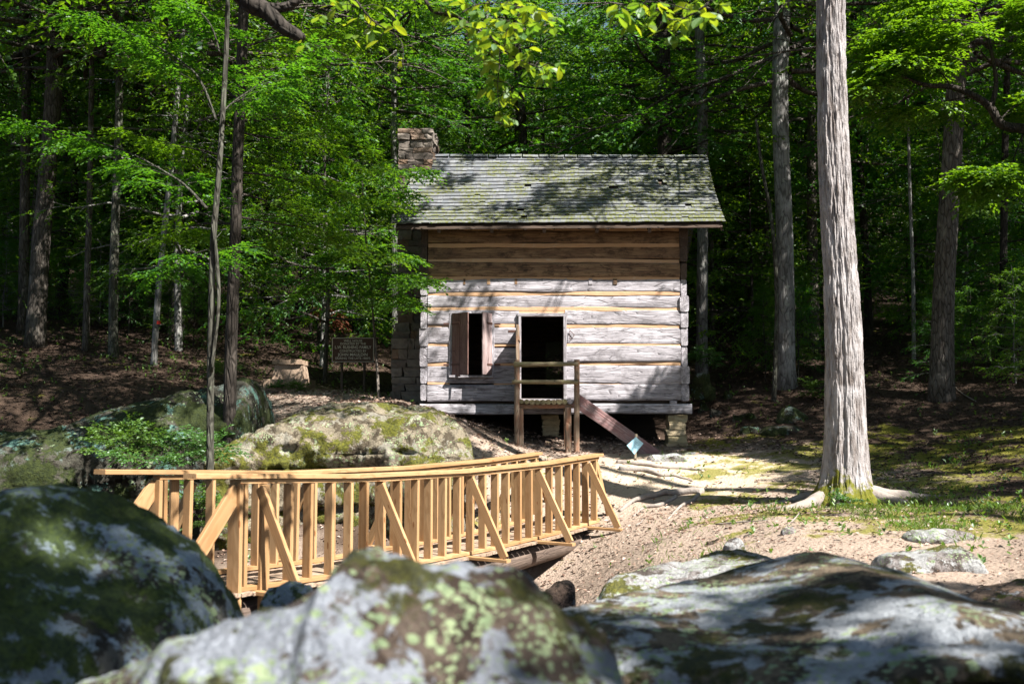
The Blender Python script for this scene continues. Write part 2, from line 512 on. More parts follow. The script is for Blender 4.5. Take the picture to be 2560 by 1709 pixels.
def rock_mat(name, base1, base2, pale=0.5, green=0.4, moss=0.3, scale=1.0, mosscol=((0.05, 0.06, 0.01), (0.17, 0.18, 0.02)), palecol=(0.50, 0.50, 0.52), dark=(0.05, 0.042, 0.035), teal=None):
    t = NT(name)
    p0 = t.coord("World")
    p = t.vscale(p0, (scale, scale, scale))
    fine = t.noise(p, 22, 4, 0.75)
    c = t.mix(t.noise(p, 2.4, 6, 0.7), base1, base2)
    dk = t.noise(p, 3.4, 5, 0.74, 0.5)
    c = t.mix(t.thr(dk, 0.47, 0.55, 0.0, 0.9), c, dark)
    c = t.mix(t.thr(fine, 0.4, 0.7, 0.0, 0.5), c, dark)
    # crustose lichen: ragged pale blooms
    wob = t.noise(p, 7.0, 6, 0.7)
    area1 = t.noise(t.vscale(p, (1, 1, 1), (3.7, 1.1, 5.2)), 1.9, 6, 0.68, 0.3)
    lo = 0.5 + (0.5 - pale) * 0.32
    pl = t.thr(area1, lo - 0.012, lo + 0.018, 0.0, 0.95)
    palec = t.mix(t.thr(wob, 0.35, 0.65), tuple(x * 0.62 for x in palecol), palecol)
    palec = t.mix(t.thr(fine, 0.52, 0.66, 0.0, 0.7), palec, tuple(x * 0.45 for x in palecol))
    c = t.mix(pl, c, palec)
    if teal:
        ta = t.noise(t.vscale(p, (1, 1, 1), (8.7, 2.1, 0.2)), 2.6, 5, 0.7)
        c = t.mix(t.thr(ta, 0.55, 0.59, 0.0, 0.9), c, teal)
    # round rosettes of yellow-green lichen in colonies
    pw = t.n("VectorMath", {0: p, 1: t.n("CombineXYZ", {0: t.math('MULTIPLY', wob, 0.06), 1: t.math('MULTIPLY', fine, 0.05), 2: 0.0}).outputs[0]}, operation='ADD').outputs[0]
    for sc_, rad, o_ in ((11.0, 0.40, (7.1, 3.3, 1.9)), (24.0, 0.44, (1.3, 5.3, 7.7))):
        v2 = t.voro(pw, sc_)
        area2 = t.noise(t.vscale(p, (1, 1, 1), o_), 1.6, 5, 0.62)
        gl = t.math('SUBTRACT', t.math('MULTIPLY', t.thr(area2, 0.62 - green * 0.4, 0.80 - green * 0.4), rad), v2)
        c = t.mix(t.thr(gl, 0.0, 0.05, 0.0, 0.92), c, t.mix(t.thr(wob, 0.35, 0.65), (0.20, 0.28, 0.15), (0.36, 0.44, 0.25)))
    area3 = t.noise(t.vscale(p, (1, 1, 1), (2.7, 9.1, 4.4)), 1.5, 6, 0.72)
    mossc = t.mix(t.thr(fine, 0.3, 0.7), mosscol[0], mosscol[1])
    lo3 = 0.5 + (0.5 - moss) * 0.36
    c = t.mix(t.thr(area3, lo3 - 0.02, lo3 + 0.03, 0.0, 0.96), c, mossc)
    h = t.math('ADD', t.noise(p, 5, 6, 0.75), t.math('MULTIPLY', fine, 0.35))
    h = t.math('ADD', h, t.math('MULTIPLY', pl, 0.06))
    return t.done(c, 0.88, t.bump(h, 1.0, 0.09), 0.25)

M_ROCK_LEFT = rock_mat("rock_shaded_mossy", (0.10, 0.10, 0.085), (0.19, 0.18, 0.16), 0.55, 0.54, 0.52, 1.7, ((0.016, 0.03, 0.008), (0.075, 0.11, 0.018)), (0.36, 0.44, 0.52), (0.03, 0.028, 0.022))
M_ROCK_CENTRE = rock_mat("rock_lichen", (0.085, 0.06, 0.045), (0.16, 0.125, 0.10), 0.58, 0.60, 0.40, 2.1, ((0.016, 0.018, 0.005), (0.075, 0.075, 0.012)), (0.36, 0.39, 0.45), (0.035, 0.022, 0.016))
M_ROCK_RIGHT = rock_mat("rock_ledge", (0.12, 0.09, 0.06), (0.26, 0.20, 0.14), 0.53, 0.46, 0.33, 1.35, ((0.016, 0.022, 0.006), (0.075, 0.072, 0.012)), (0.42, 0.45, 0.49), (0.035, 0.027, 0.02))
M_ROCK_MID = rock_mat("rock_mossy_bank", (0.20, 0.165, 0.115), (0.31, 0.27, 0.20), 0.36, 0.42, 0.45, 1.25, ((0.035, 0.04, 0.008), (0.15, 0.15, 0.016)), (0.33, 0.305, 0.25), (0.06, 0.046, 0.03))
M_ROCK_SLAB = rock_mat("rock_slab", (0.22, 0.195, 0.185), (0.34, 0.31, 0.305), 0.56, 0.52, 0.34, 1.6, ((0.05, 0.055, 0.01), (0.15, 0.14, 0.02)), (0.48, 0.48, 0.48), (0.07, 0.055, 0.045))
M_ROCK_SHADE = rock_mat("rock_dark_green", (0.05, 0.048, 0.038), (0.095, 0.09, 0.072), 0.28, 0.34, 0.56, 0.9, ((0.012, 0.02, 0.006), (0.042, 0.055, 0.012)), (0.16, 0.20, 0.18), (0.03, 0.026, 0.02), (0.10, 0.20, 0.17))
M_ROCK_TAN = rock_mat("rock_tan", (0.34, 0.215, 0.15), (0.44, 0.31, 0.23), 0.2, 0.10, 0.2, 2.0)

def stone_mat(name, a, b, c3, grime=0.4):
    t = NT(name)
    o = t.coord("World")
    r = t.objrand()
    c = t.mix(t.thr(r, 0.0, 0.5), a, b)
    c = t.mix(t.thr(r, 0.6, 0.95), c, c3)
    n = t.noise(o, 8, 6, 0.7)
    c = t.mix(t.thr(n, 0.4, 0.7, 0.0, grime), c, tuple(x * 0.3 for x in a))
    return t.done(c, 0.9, t.bump(t.noise(o, 14, 6, 0.7), 0.7, 0.03), 0.2)
M_STONE = stone_mat("chimney_stone", (0.145, 0.12, 0.105), (0.215, 0.185, 0.16), (0.225, 0.15, 0.105))
M_PIER = stone_mat("pier_stone", (0.36, 0.30, 0.16), (0.42, 0.34, 0.22), (0.42, 0.25, 0.14), 0.3)
M_WELL = stone_mat("well_stone", (0.34, 0.24, 0.17), (0.37, 0.27, 0.20), (0.35, 0.255, 0.185), 0.45)

def flat(name, c, rough=0.7, n=0.15, sc=12):
    t = NT(name)
    p = t.coord("World")
    col = t.mix(t.thr(t.noise(p, sc, 5, 0.7), 0.35, 0.7, 0, n * 2), c, tuple(x * 0.6 for x in c))
    return t.done(col, rough, None, 0.3)
M_MORTAR = flat("mortar", (0.20, 0.165, 0.13), 0.95)
M_IRON = flat("rusty_iron", (0.10, 0.05, 0.04), 0.75, 0.3, 30)
M_SIGNBROWN = flat("sign_brown_paint", (0.075, 0.035, 0.02), 0.6)
M_SIGNCREAM = flat("sign_cream_paint", (0.62, 0.56, 0.45), 0.7)
M_SIGNBLUE = flat("sign_blue_paint", (0.34, 0.60, 0.74), 0.6, 0.08)
M_SIGNINK = flat("sign_faded_ink", (0.20, 0.38, 0.50), 0.7)
M_STAKE = flat("sign_stake", (0.42, 0.36, 0.26), 0.9)
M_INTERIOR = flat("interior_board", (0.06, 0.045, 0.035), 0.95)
M_BLAZE = flat("red_blaze", (0.5, 0.03, 0.02), 0.7)

# ------------------------------------------------------------------ terrain
CTRL = [(0, 0, -.6), (-3, 0, -.6), (3, 0, -.5), (0, 3, -1.0), (-3, 4, -.9), (3, 4, -.7), (-6, 6, -.8), (6, 5, -.5),
        (-3.2, 9.3, -.98), (-4.6, 9.6, -.9), (-3, 8, -1.0), (-6, 9, -.9),
        (0.0, 6, -1.7), (-.1, 9, -2.0), (-.2, 11, -2.2), (-.6, 12.6, -2.25), (.45, 12.2, -2.0), (.2, 14.0, -2.0), (-1.6, 13.6, -2.1), (-2.6, 13.6, -1.85), (.75, 15.0, -1.6), (-3.6, 14.4, -1.5), (-5.5, 16, -1.1), (-8, 17.4, -.5),
        (1.2, 8.0, -.95), (1.35, 10.5, -1.15), (1.5, 13, -1.1), (1.75, 15.3, -1.0), (1.7, 16.6, -.88), (2.3, 9, -.66), (2.3, 12, -.78), (3, 15, -.68), (1.2, 18, -.4), (0.5, 20, .04),
        (3, 20.5, 0.0), (4, 19, -.15), (5.1, 15, -.48), (4.4, 9.0, -.5), (7, 12, -.35), (8, 8, -.3), (8, 17, -.1), (4.2, 22, .2), (6, 22, .5), (9, 21, .6),
        (6, 25, 1.3), (9.6, 23, 1.3), (12, 18, .8), (14, 24, 2.0), (2, 24, .45), (1, 26.2, .7), (3.5, 26, .8), (-1, 24, .8),
        (-2.2, 19.2, .92), (-3, 20.5, 1.05), (-4, 22.5, 1.22), (-5.5, 24, 1.36), (-5.4, 23.1, 1.27), (-4.6, 23.4, 1.29), (-6.3, 23.2, 1.30), (-.3, 20.3, .3), (-1.6, 21.5, .85), (-2.6, 23.5, 1.1),
        (-8, 22, 1.5), (-10, 26, 2.4), (-7, 27, 2.2), (-14, 20, 1.5), (-12, 16, .6), (-9, 13, -.3), (-6.5, 12, -.75),
        (-12.9, 27, 2.7), (0, 30, 1.9), (0, 36, 3.4), (8, 33, 3.2), (-10, 35, 4.3), (15, 35, 4.0), (-20, 30, 4.0), (20, 28, 3.2), (-20, 15, 1.0), (20, 12, .8), (-20, 0, -.3), (20, 0, 0), (0, -12, -.6), (-15, -15, -.5), (15, -15, -.3)]
for yy in (50, 75, 120, 200, 320):
    for xx in (-320, -160, -70, -25, 10, 45, 100, 220):
        CTRL.append((xx, yy, 6.2 + 0.25 * (yy - 48) + 0.4 * math.sin(xx * .3 + yy)))
for xx in (-320, -120, 120, 320):
    for yy in (-300, -100, -20, 20):
        CTRL.append((xx, yy, 2.0 + 0.02 * abs(xx)))
for xx in (-30, 30):
    for yy in (-300, -100):
        CTRL.append((xx, yy, -1))
_c = np.array(CTRL, float)
def _phi(r2): return np.sqrt(r2 + 0.8)
_A = _phi(((_c[:, None, :2] - _c[None, :, :2]) ** 2).sum(-1))
_n = len(_c)
_Pm = np.concatenate([np.ones((_n, 1)), _c[:, :2]], 1)
_K = np.zeros((_n + 3, _n + 3)); _K[:_n, :_n] = _A + np.eye(_n) * 0.02; _K[:_n, _n:] = _Pm; _K[_n:, :_n] = _Pm.T
_w = np.linalg.solve(_K, np.concatenate([_c[:, 2], np.zeros(3)]))

def ground_np(x, y):
    x = np.asarray(x, float).ravel(); y = np.asarray(y, float).ravel()
    out = np.empty(len(x))
    for k in range(0, len(x), 20000):
        xs, ys = x[k:k + 20000], y[k:k + 20000]
        r2 = (xs[:, None] - _c[None, :, 0]) ** 2 + (ys[:, None] - _c[None, :, 1]) ** 2
        out[k:k + 20000] = _phi(r2) @ _w[:_n] + _w[_n] + _w[_n + 1] * xs + _w[_n + 2] * ys
    p = np.stack([x, y, x * 0], 1)
    out += fbm(p * 0.9, 5, 4) * 0.07 + fbm(p * 5.0, 9, 3) * 0.014
    return out

def gz(x, y):
    return float(ground_np([x], [y])[0])

def ground_hit(px, py, y0=6.0, y1=60.0):
    a, dy, dz = ray(px, py)
    Y = np.arange(y0, y1, 0.15)
    X = a * Y / dy; Z = EYE + dz * Y / dy
    g = ground_np(X, Y)
    k = np.argmax(Z <= g) if (Z <= g).any() else len(Y) - 1
    return Vector((X[k], Y[k], g[k]))

def axis(lo, hi, step, far, grow=1.09):
    a = list(np.arange(lo, hi + 1e-6, step))
    s, v = step, a[-1]
    while v < far: s *= grow; v += s; a.append(v)
    s, v, b = step, a[0], []
    while v > -far: s *= grow; v -= s; b.append(v)
    return np.array(b[::-1] + a)
gx, gy = axis(-9, 9, 0.12, 320), axis(2, 27, 0.12, 330)
GX, GY = np.meshgrid(gx, gy)
GZ = ground_np(GX, GY)
nx, ny = len(gx), len(gy)
idx = np.arange(nx * ny).reshape(ny, nx)
GQ = np.stack([idx[:-1, :-1], idx[:-1, 1:], idx[1:, 1:], idx[1:, :-1]], -1).reshape(-1, 4)

def ground_mat():
    t = NT("forest_floor")
    p = t.coord("World")
    flatp = t.vscale(p, (1, 1, 0.3))
    def blob(cx, cy, r0, r1):
        d = t.n("VectorMath", {0: t.vscale(p, (1, 1, 0)), 1: (cx, cy, 0)}, operation='DISTANCE').outputs["Value"]
        return t.thr(t.math('ADD', d, t.math('MULTIPLY', wob, 2.2)), r0, r1, 1.0, 0.0)
    wob = t.noise(p, 0.8, 4, 0.6)
    dirt = t.mix(t.noise(flatp, 9, 6, 0.75), (0.21, 0.155, 0.12), (0.44, 0.35, 0.285))
    dirt = t.mix(t.thr(t.voro(p, 28), 0.12, 0.3, 0.45, 0.0), dirt, (0.50, 0.41, 0.36))
    dirt = t.mix(t.thr(t.noise(p, 36, 4, 0.8), 0.52, 0.66, 0, 0.55), dirt, (0.12, 0.075, 0.055))
    floor = t.mix(t.noise(flatp, 7, 6, 0.75), (0.022, 0.016, 0.011), (0.085, 0.055, 0.04))  # brown litter, darkened further to put the tree shade into its colour
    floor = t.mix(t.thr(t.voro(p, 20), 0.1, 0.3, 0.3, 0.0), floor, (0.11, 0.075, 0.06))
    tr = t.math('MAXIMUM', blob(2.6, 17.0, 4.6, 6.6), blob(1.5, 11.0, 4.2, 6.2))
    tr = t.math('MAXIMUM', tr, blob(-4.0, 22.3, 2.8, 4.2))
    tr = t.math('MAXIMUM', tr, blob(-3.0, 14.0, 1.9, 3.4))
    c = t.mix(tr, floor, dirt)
    sand = t.mix(t.noise(p, 16, 4), (0.47, 0.37, 0.27), (0.56, 0.46, 0.35))
    c = t.mix(t.math('MULTIPLY', blob(3.4, 18.6, 2.1, 3.4), 0.75), c, sand)
    mossn = t.noise(p, 1.1, 6, 0.7)
    ma = t.math('MAXIMUM', blob(5.6, 13.6, 3.6, 5.4), t.math('MULTIPLY', blob(7.2, 17.0, 4.6, 6.8), 0.95))
    ma = t.math('MAXIMUM', ma, t.math('MULTIPLY', blob(4.6, 20.8, 2.2, 3.6), 0.85))
    ma = t.math('MAXIMUM', ma, 0.42)
    mf = t.thr(t.math('ADD', mossn, t.math('MULTIPLY', ma, 0.30)), 0.74, 0.82)
    moss = t.mix(t.noise(p, 40, 3), (0.075, 0.085, 0.012), (0.24, 0.22, 0.03))
    c = t.mix(t.math('MULTIPLY', mf, 0.85), c, moss)
    h = t.math('ADD', t.noise(p, 14, 6, 0.75), t.math('MULTIPLY', t.voro(p, 24), 0.5))
    return t.done(c, 0.95, t.bump(h, 0.8, 0.04), 0.15)
gm = new_mesh("ground", np.stack([GX.ravel(), GY.ravel(), GZ], 1), GQ, None, True)
gm.materials.append(ground_mat())
g_ob = link("ground", gm)
tag(g_ob, "leaf littered forest floor with a trampled clearing and rising wooded slope", "ground", None, "structure")

# ------------------------------------------------------------------ rocks
def catmull(pts, n):
    p = np.asarray(pts, float)
    p = np.concatenate([[2 * p[0] - p[1]], p, [2 * p[-1] - p[-2]]])
    seg = len(p) - 3
    t = np.linspace(0, seg - 1e-6, n)
    i = t.astype(int); f = (t - i)[:, None]
    a, b, c, d = p[i], p[i + 1], p[i + 2], p[i + 3]
    return 0.5 * (2 * b + (c - a) * f + (2 * a - 5 * b + 4 * c - d) * f ** 2 + (3 * b - a - 3 * c + d) * f ** 3)

def loft_boulder(name, crest, fr, bk, zb, mat, label, seed=1, amp=0.06, tilt=0.0, nu=120, nv=64, pw=0.62, end=0.10, cracks=(), group=None, freq=1.3, cat="boulder", facets=0, fdepth=.04, fr_=.6):
    """crest: 3-D points along the top edge; fr / bk: how far the rock reaches towards -Y / +Y of it"""
    C = catmull(crest, nu)
    u = np.linspace(0, 1, nu)
    k = np.linspace(0, 1, len(fr)); F = np.interp(u, k, fr)
    k = np.linspace(0, 1, len(bk)); B = np.interp(u, k, bk)
    e = np.clip(np.minimum(u, 1 - u) / end, 0, 1)
    e = np.sqrt(1 - (1 - e) ** 2) * 0.985 + 0.015
    a = np.arange(nv) / nv * 2 * math.pi
    ca, sa = np.cos(a), np.sin(a)
    ca = np.sign(ca) * np.abs(ca) ** pw; sa = np.sign(sa) * np.abs(sa) ** pw
    zb = np.broadcast_to(np.asarray(zb, float), (nu,)) if np.ndim(zb) == 0 else np.interp(u, np.linspace(0, 1, len(zb)), zb)
    H = (C[:, 2] - zb) / 2
    zc = (C[:, 2] + zb) / 2
    V = np.zeros((nu, nv, 3))
    yoff = np.where(ca[None] < 0, ca[None] * F[:, None], ca[None] * B[:, None]) * e[:, None]
    V[:, :, 0] = C[:, 0:1]
    V[:, :, 1] = C[:, 1:2] + yoff
    V[:, :, 2] = zc[:, None] + sa[None] * H[:, None] * (0.25 + 0.75 * e[:, None]) + np.where(sa[None] > 0, tilt * np.minimum(yoff, 0), 0)
    q = V.reshape(-1, 3)
    cen = np.stack([C[:, 0], C[:, 1] + (B - F) / 2, zc], 1)[:, None, :]
    dirv = (V - cen); dirv[:, :, 0] *= 0.3
    dirv /= np.linalg.norm(dirv, axis=2, keepdims=True) + 1e-6
    d = 1.3 * fbm(q * freq, seed, 3, 0.5) + 0.55 * fbm(q * freq * 3.7, seed + 3, 3) + .3 * fbm(q * freq * 9.7, seed + 5, 3)
    rid = np.abs(fbm(q * freq * 1.3, seed + 7, 3))
    step = fbm(q * freq * np.array([.8, .8, 1.8]), seed + 11, 2)
    d = d * amp - np.clip(0.09 - rid, 0, 1) * amp * 5.0 + np.clip(step * 7, -1, 1) * amp * .55
    for (zz, slope, x0, x1, depth, wd) in cracks:
        line = zz + slope * q[:, 0] + 0.035 * fbm(q * 2.2, seed + 21, 3)
        m = np.exp(-((q[:, 2] - line) / wd) ** 2) * np.clip((q[:, 0] - x0) / .25, 0, 1) * np.clip((x1 - q[:, 0]) / .25, 0, 1)
        d = d - m * depth
    V = V + dirv * d.reshape(nu, nv)[:, :, None]
    if facets:
        rf = np.random.default_rng(seed)
        W_ = V.reshape(-1, 3); D_ = dirv.reshape(-1, 3)
        top = np.where(D_[:, 2] > -.3)[0]
        for _ in range(facets):
            i_ = rf.choice(top)
            n_ = D_[i_] + rf.normal(0, .22, 3); n_ /= np.linalg.norm(n_)
            r_ = fr_ * rf.uniform(.6, 1.3)
            f_ = fdepth * rf.uniform(.6, 1.4)
            dist_ = np.linalg.norm(W_ - W_[i_], axis=1)
            h_ = np.clip((W_ - W_[i_]) @ n_ + f_, 0, f_ * 1.8) * np.clip((r_ - dist_) / (.35 * r_), 0, 1)
            W_ -= n_ * (h_ * .9)[:, None]
        W_ += D_ * (fbm(W_ * freq * 7, seed + 31, 4, .6) * amp * .45)[:, None]
        V = W_.reshape(V.shape)
    Q = []
    for i in range(nu - 1):
        r0 = np.arange(nv) + i * nv
        r1 = np.roll(np.arange(nv), -1) + i * nv
        Q.append(np.stack([r0, r1, r1 + nv, r0 + nv], 1))
    Q = np.concatenate(Q)
    VV = V.reshape(-1, 3)
    c0 = len(VV)
    VV = np.concatenate([VV, [V[0].mean(0)], [V[-1].mean(0)]])
    T = []
    for s in range(nv):
        s2 = (s + 1) % nv
        T.append((c0, s2, s)); T.append((c0 + 1, (nu - 1) * nv + s, (nu - 1) * nv + s2))
    # outward orientation
    return solo(name, VV, Q[:, ::-1], [x[::-1] for x in T], mat, label, cat, group)

def crest_px(lst, Y):
    """[(px, py[, Y])] -> points"""
    return [P(a[0], a[1], a[2] if len(a) > 2 else Y) for a in lst]

loft_boulder("boulder", crest_px([(60, 1800), (150, 1712), (300, 1640), (430, 1575), (570, 1530), (680, 1505), (790, 1462), (838, 1402), (880, 1368), (930, 1372), (1000, 1392), (1080, 1418), (1190, 1446), (1320, 1500), (1440, 1585), (1540, 1650), (1620, 1760)], 2.55),
             [.5, .75, .8, .9, .9, .8, .6], [.3, .4, .45, .5, .5, .45, .3], -1.0, M_ROCK_CENTRE,
             "pale lichen spotted boulder nearest the camera below the bridge", 4, .045, 0.22, 300, 140, .72, .08, freq=2.3, facets=16, fdepth=.022, fr_=.4)
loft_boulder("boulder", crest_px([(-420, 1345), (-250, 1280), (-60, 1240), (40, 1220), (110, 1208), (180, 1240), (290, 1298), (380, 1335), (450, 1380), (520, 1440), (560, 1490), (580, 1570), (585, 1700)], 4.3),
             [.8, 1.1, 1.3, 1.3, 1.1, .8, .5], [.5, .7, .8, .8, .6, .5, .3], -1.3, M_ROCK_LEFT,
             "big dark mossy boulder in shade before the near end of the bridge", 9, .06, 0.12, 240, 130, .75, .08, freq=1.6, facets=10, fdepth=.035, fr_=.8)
loft_boulder("boulder", crest_px([(1250, 1610, 3.8), (1370, 1540, 4.1), (1500, 1503, 4.4), (1661, 1488, 4.6), (1825, 1468, 4.7), (1934, 1434, 4.8), (2060, 1406, 4.8), (2140, 1408, 4.7), (2290, 1440, 4.6), (2400, 1490, 4.5), (2500, 1560, 4.4), (2620, 1640, 4.3), (2800, 1720, 4.2)], 4.5),
             [.5, 1.1, 1.5, 1.75, 1.8, 1.85, 1.9, 1.9], [.3, .4, .5, .5, .5, .4, .3], [-.9, -.45, -.06, .02, .02, -.10, -.5, -.7], M_ROCK_RIGHT,
             "broad low ledge of lichen crusted rock with a dark hollow beneath", 13, .045, -.01, 280, 130, .60, .07, freq=1.7, facets=14, fdepth=.022, fr_=.6)
loft_boulder("boulder", [(-.1, 4.9, -.55), (.5, 5.0, -.2), (1.2, 5.0, -.1), (2.0, 5.0, -.1), (2.8, 5.0, -.25), (3.4, 5.0, -.55)],
             [.5, .7, .7, .5], [.4, .5, .5, .4], -1.9, M_ROCK_RIGHT, "dark rock under the broad ledge in the hollow", 15, .05, 0, 80, 48, .6, .1)
loft_boulder("boulder", crest_px([(1480, 1500, 7.4), (1550, 1450, 7.6), (1680, 1410, 7.9), (1800, 1378, 8.2), (1920, 1384, 8.2), (1990, 1412, 8.0), (2060, 1440, 7.8)], 8.0),
             [.3, .6, .9, 1.0, .8, .4], [.15, .25, .3, .3, .25, .15], -1.0, M_ROCK_SLAB,
             "flat grey lichen slab sunk in the sunny ground behind the rock ledge", 17, .04, 0.20, 140, 80, .5, .1, freq=2.0, facets=14, fdepth=.03, fr_=.5, cracks=((-.75, .05, .5, 3, .05, .02),))
loft_boulder("boulder", crest_px([(2195, 1420, 8.8), (2215, 1385, 8.9), (2300, 1372, 9.0), (2390, 1366, 9.0), (2425, 1390, 8.9), (2440, 1430, 8.8)], 9.0),
             [.2, .35, .4, .3], [.2, .3, .3, .2], -.75, M_ROCK_SLAB, "white topped angular stone on mossy grass right of the slab", 23, .035, 0.1, 72, 40, .5, .12, freq=3.0)
loft_boulder("boulder", crest_px([(655, 1520, 5.3), (675, 1470, 5.4), (715, 1456, 5.4), (760, 1470, 5.3), (790, 1500, 5.2)], 5.3),
             [.2, .25, .2], [.2, .3, .2], -1.2, M_ROCK_LEFT, "small dark stone wedged behind the pale foreground boulder", 27, .03, 0.0, 60, 40, .7, .15, freq=3.0)
loft_boulder("boulder", crest_px([(1350, 1500, 9.2), (1362, 1478, 9.3), (1405, 1450, 9.4), (1432, 1455, 9.4), (1438, 1490, 9.2)], 9.3),
             [.15, .2, .15], [.15, .2, .15], -1.9, M_ROCK_TAN, "tan angular stone at the gully edge below the bridge", 29, .02, 0.0, 60, 36, .42, .12, freq=3.0)
# the bank boulder behind the bridge
loft_boulder("boulder", crest_px([(512, 1190, 15.6), (545, 1108, 15.9), (600, 1085, 16.3), (690, 1045, 17.0), (760, 1026, 17.5), (880, 1016, 17.8), (1000, 1013, 17.8), (1075, 1013, 17.4), (1110, 1035, 17.0), (1150, 1050, 16.6), (1176, 1090, 16.3), (1186, 1210, 16.1)], 16),
             [.3, .6, 1.1, 1.5, 1.8, 1.9, 1.7, 1.2, .6, .3], [.4, .9, 1.1, 1.2, 1.2, 1.1, .8, .4], -1.5, M_ROCK_MID,
             "long mossy sunlit boulder forming the bank behind the bridge", 31, .12, 0.10, 280, 160, .52, .05, cracks=((.02, 0.02, -5.2, -2.0, .16, .03), (-.16, -.03, -4.6, -1.2, .18, .035), (.35, 0.06, -3.4, -.6, .12, .025), (-.7, .02, -5, -.5, .2, .05)), freq=1.2, facets=20, fdepth=.07, fr_=1.0)
# shaded outcrop on the left
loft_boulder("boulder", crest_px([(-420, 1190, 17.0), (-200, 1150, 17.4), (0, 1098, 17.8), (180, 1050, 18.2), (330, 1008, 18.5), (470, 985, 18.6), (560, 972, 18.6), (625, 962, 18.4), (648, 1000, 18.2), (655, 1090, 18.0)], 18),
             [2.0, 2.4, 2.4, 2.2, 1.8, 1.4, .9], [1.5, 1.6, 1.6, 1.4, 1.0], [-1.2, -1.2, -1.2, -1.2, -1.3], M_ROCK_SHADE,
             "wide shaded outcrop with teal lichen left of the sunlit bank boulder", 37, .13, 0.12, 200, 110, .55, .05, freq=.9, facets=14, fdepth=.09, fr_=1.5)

def small_rock(px, py, w, h, Y=None, mat=M_ROCK_SHADE, label="", seed=1, group=None, sink=.08):
    g = ground_hit(px, py) if Y is None else P(px, py, Y)
    s = g.y / FPX
    W, Hh = w * s, h * s
    z0 = g.z
    pts = [(g.x - W * .5, g.y, z0 + Hh * .25), (g.x - W * .3, g.y, z0 + Hh * .85), (g.x, g.y, z0 + Hh), (g.x + W * .28, g.y, z0 + Hh * .8), (g.x + W * .5, g.y, z0 + Hh * .2)]
    return loft_boulder("stone", pts, [W * .2, W * .4, W * .2], [W * .2, W * .35, W * .2], z0 - sink - .05, mat, label, seed, .10 * min(W, Hh * 2), 0.05, 48, 32, .6, .2, freq=1.1 / max(W, .1), cat="stone", group=group, facets=7, fdepth=.09 * min(W, Hh * 2), fr_=W * .6)
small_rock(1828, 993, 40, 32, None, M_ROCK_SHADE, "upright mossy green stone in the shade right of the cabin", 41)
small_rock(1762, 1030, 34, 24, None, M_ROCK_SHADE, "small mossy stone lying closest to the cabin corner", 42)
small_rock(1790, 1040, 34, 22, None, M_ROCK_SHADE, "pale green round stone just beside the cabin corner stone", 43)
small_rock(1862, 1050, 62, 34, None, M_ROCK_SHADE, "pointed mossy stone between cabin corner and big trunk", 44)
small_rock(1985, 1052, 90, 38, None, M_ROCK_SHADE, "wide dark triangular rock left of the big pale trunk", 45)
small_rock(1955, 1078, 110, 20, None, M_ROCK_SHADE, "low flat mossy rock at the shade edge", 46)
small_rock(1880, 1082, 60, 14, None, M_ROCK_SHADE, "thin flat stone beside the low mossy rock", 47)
small_rock(1835, 1372, 60, 30, 9.6, M_ROCK_SLAB, "small whitish stone just behind the grey slab", 48)
small_rock(1790, 1360, 50, 14, None, M_ROCK_TAN, "flat pinkish stone touching the small whitish stone", 49)
small_rock(2355, 1345, 190, 24, None, M_ROCK_SLAB, "greenish flat rock in moss behind the white topped stone", 50)
small_rock(2590, 1530, 330, 70, 7.4, M_ROCK_TAN, "brown rock half out of view behind the rock ledge", 51)
small_rock(2030, 1390, 90, 20, 9.4, M_ROCK_TAN, "reddish flat stone between slab and white topped stone", 52)
small_rock(1975, 1335, 46, 24, None, M_ROCK_SLAB, "grey stone in the sparse grass before the tall trunk", 53)
small_rock(1668, 1150, 110, 24, None, M_ROCK_SLAB, "pale worn stone where the slanting board meets the ground", 54)
small_rock(1720, 1135, 70, 6, None, M_ROCK_SLAB, "flat white stone in the sand by the corner pier", 55)
small_rock(1758, 985, 60, 70, 24.5, M_ROCK_SHADE, "leaning grass covered rock behind the cabin corner", 56)
small_rock(1470, 1320, 26, 20, None, M_ROCK_TAN, "pale broken stone on the slope under the bridge end", 57)

# ------------------------------------------------------------------ log cabin
WY = 21.5                                             # front face of the wall
def wx(px, Y=WY): return (px - 1280.0) / FPX * Y / ray(px, 1025)[1]
def wz(py, Y=WY): return P(1280, py, Y).z
XL, XR = wx(1051), wx(1721)
BACK = 26.3
cabin = thing("log_cabin", ((XL + XR) / 2, WY, 0.0), "weathered grey log cabin with orange chinking, shingle roof and stone chimney", "cabin")

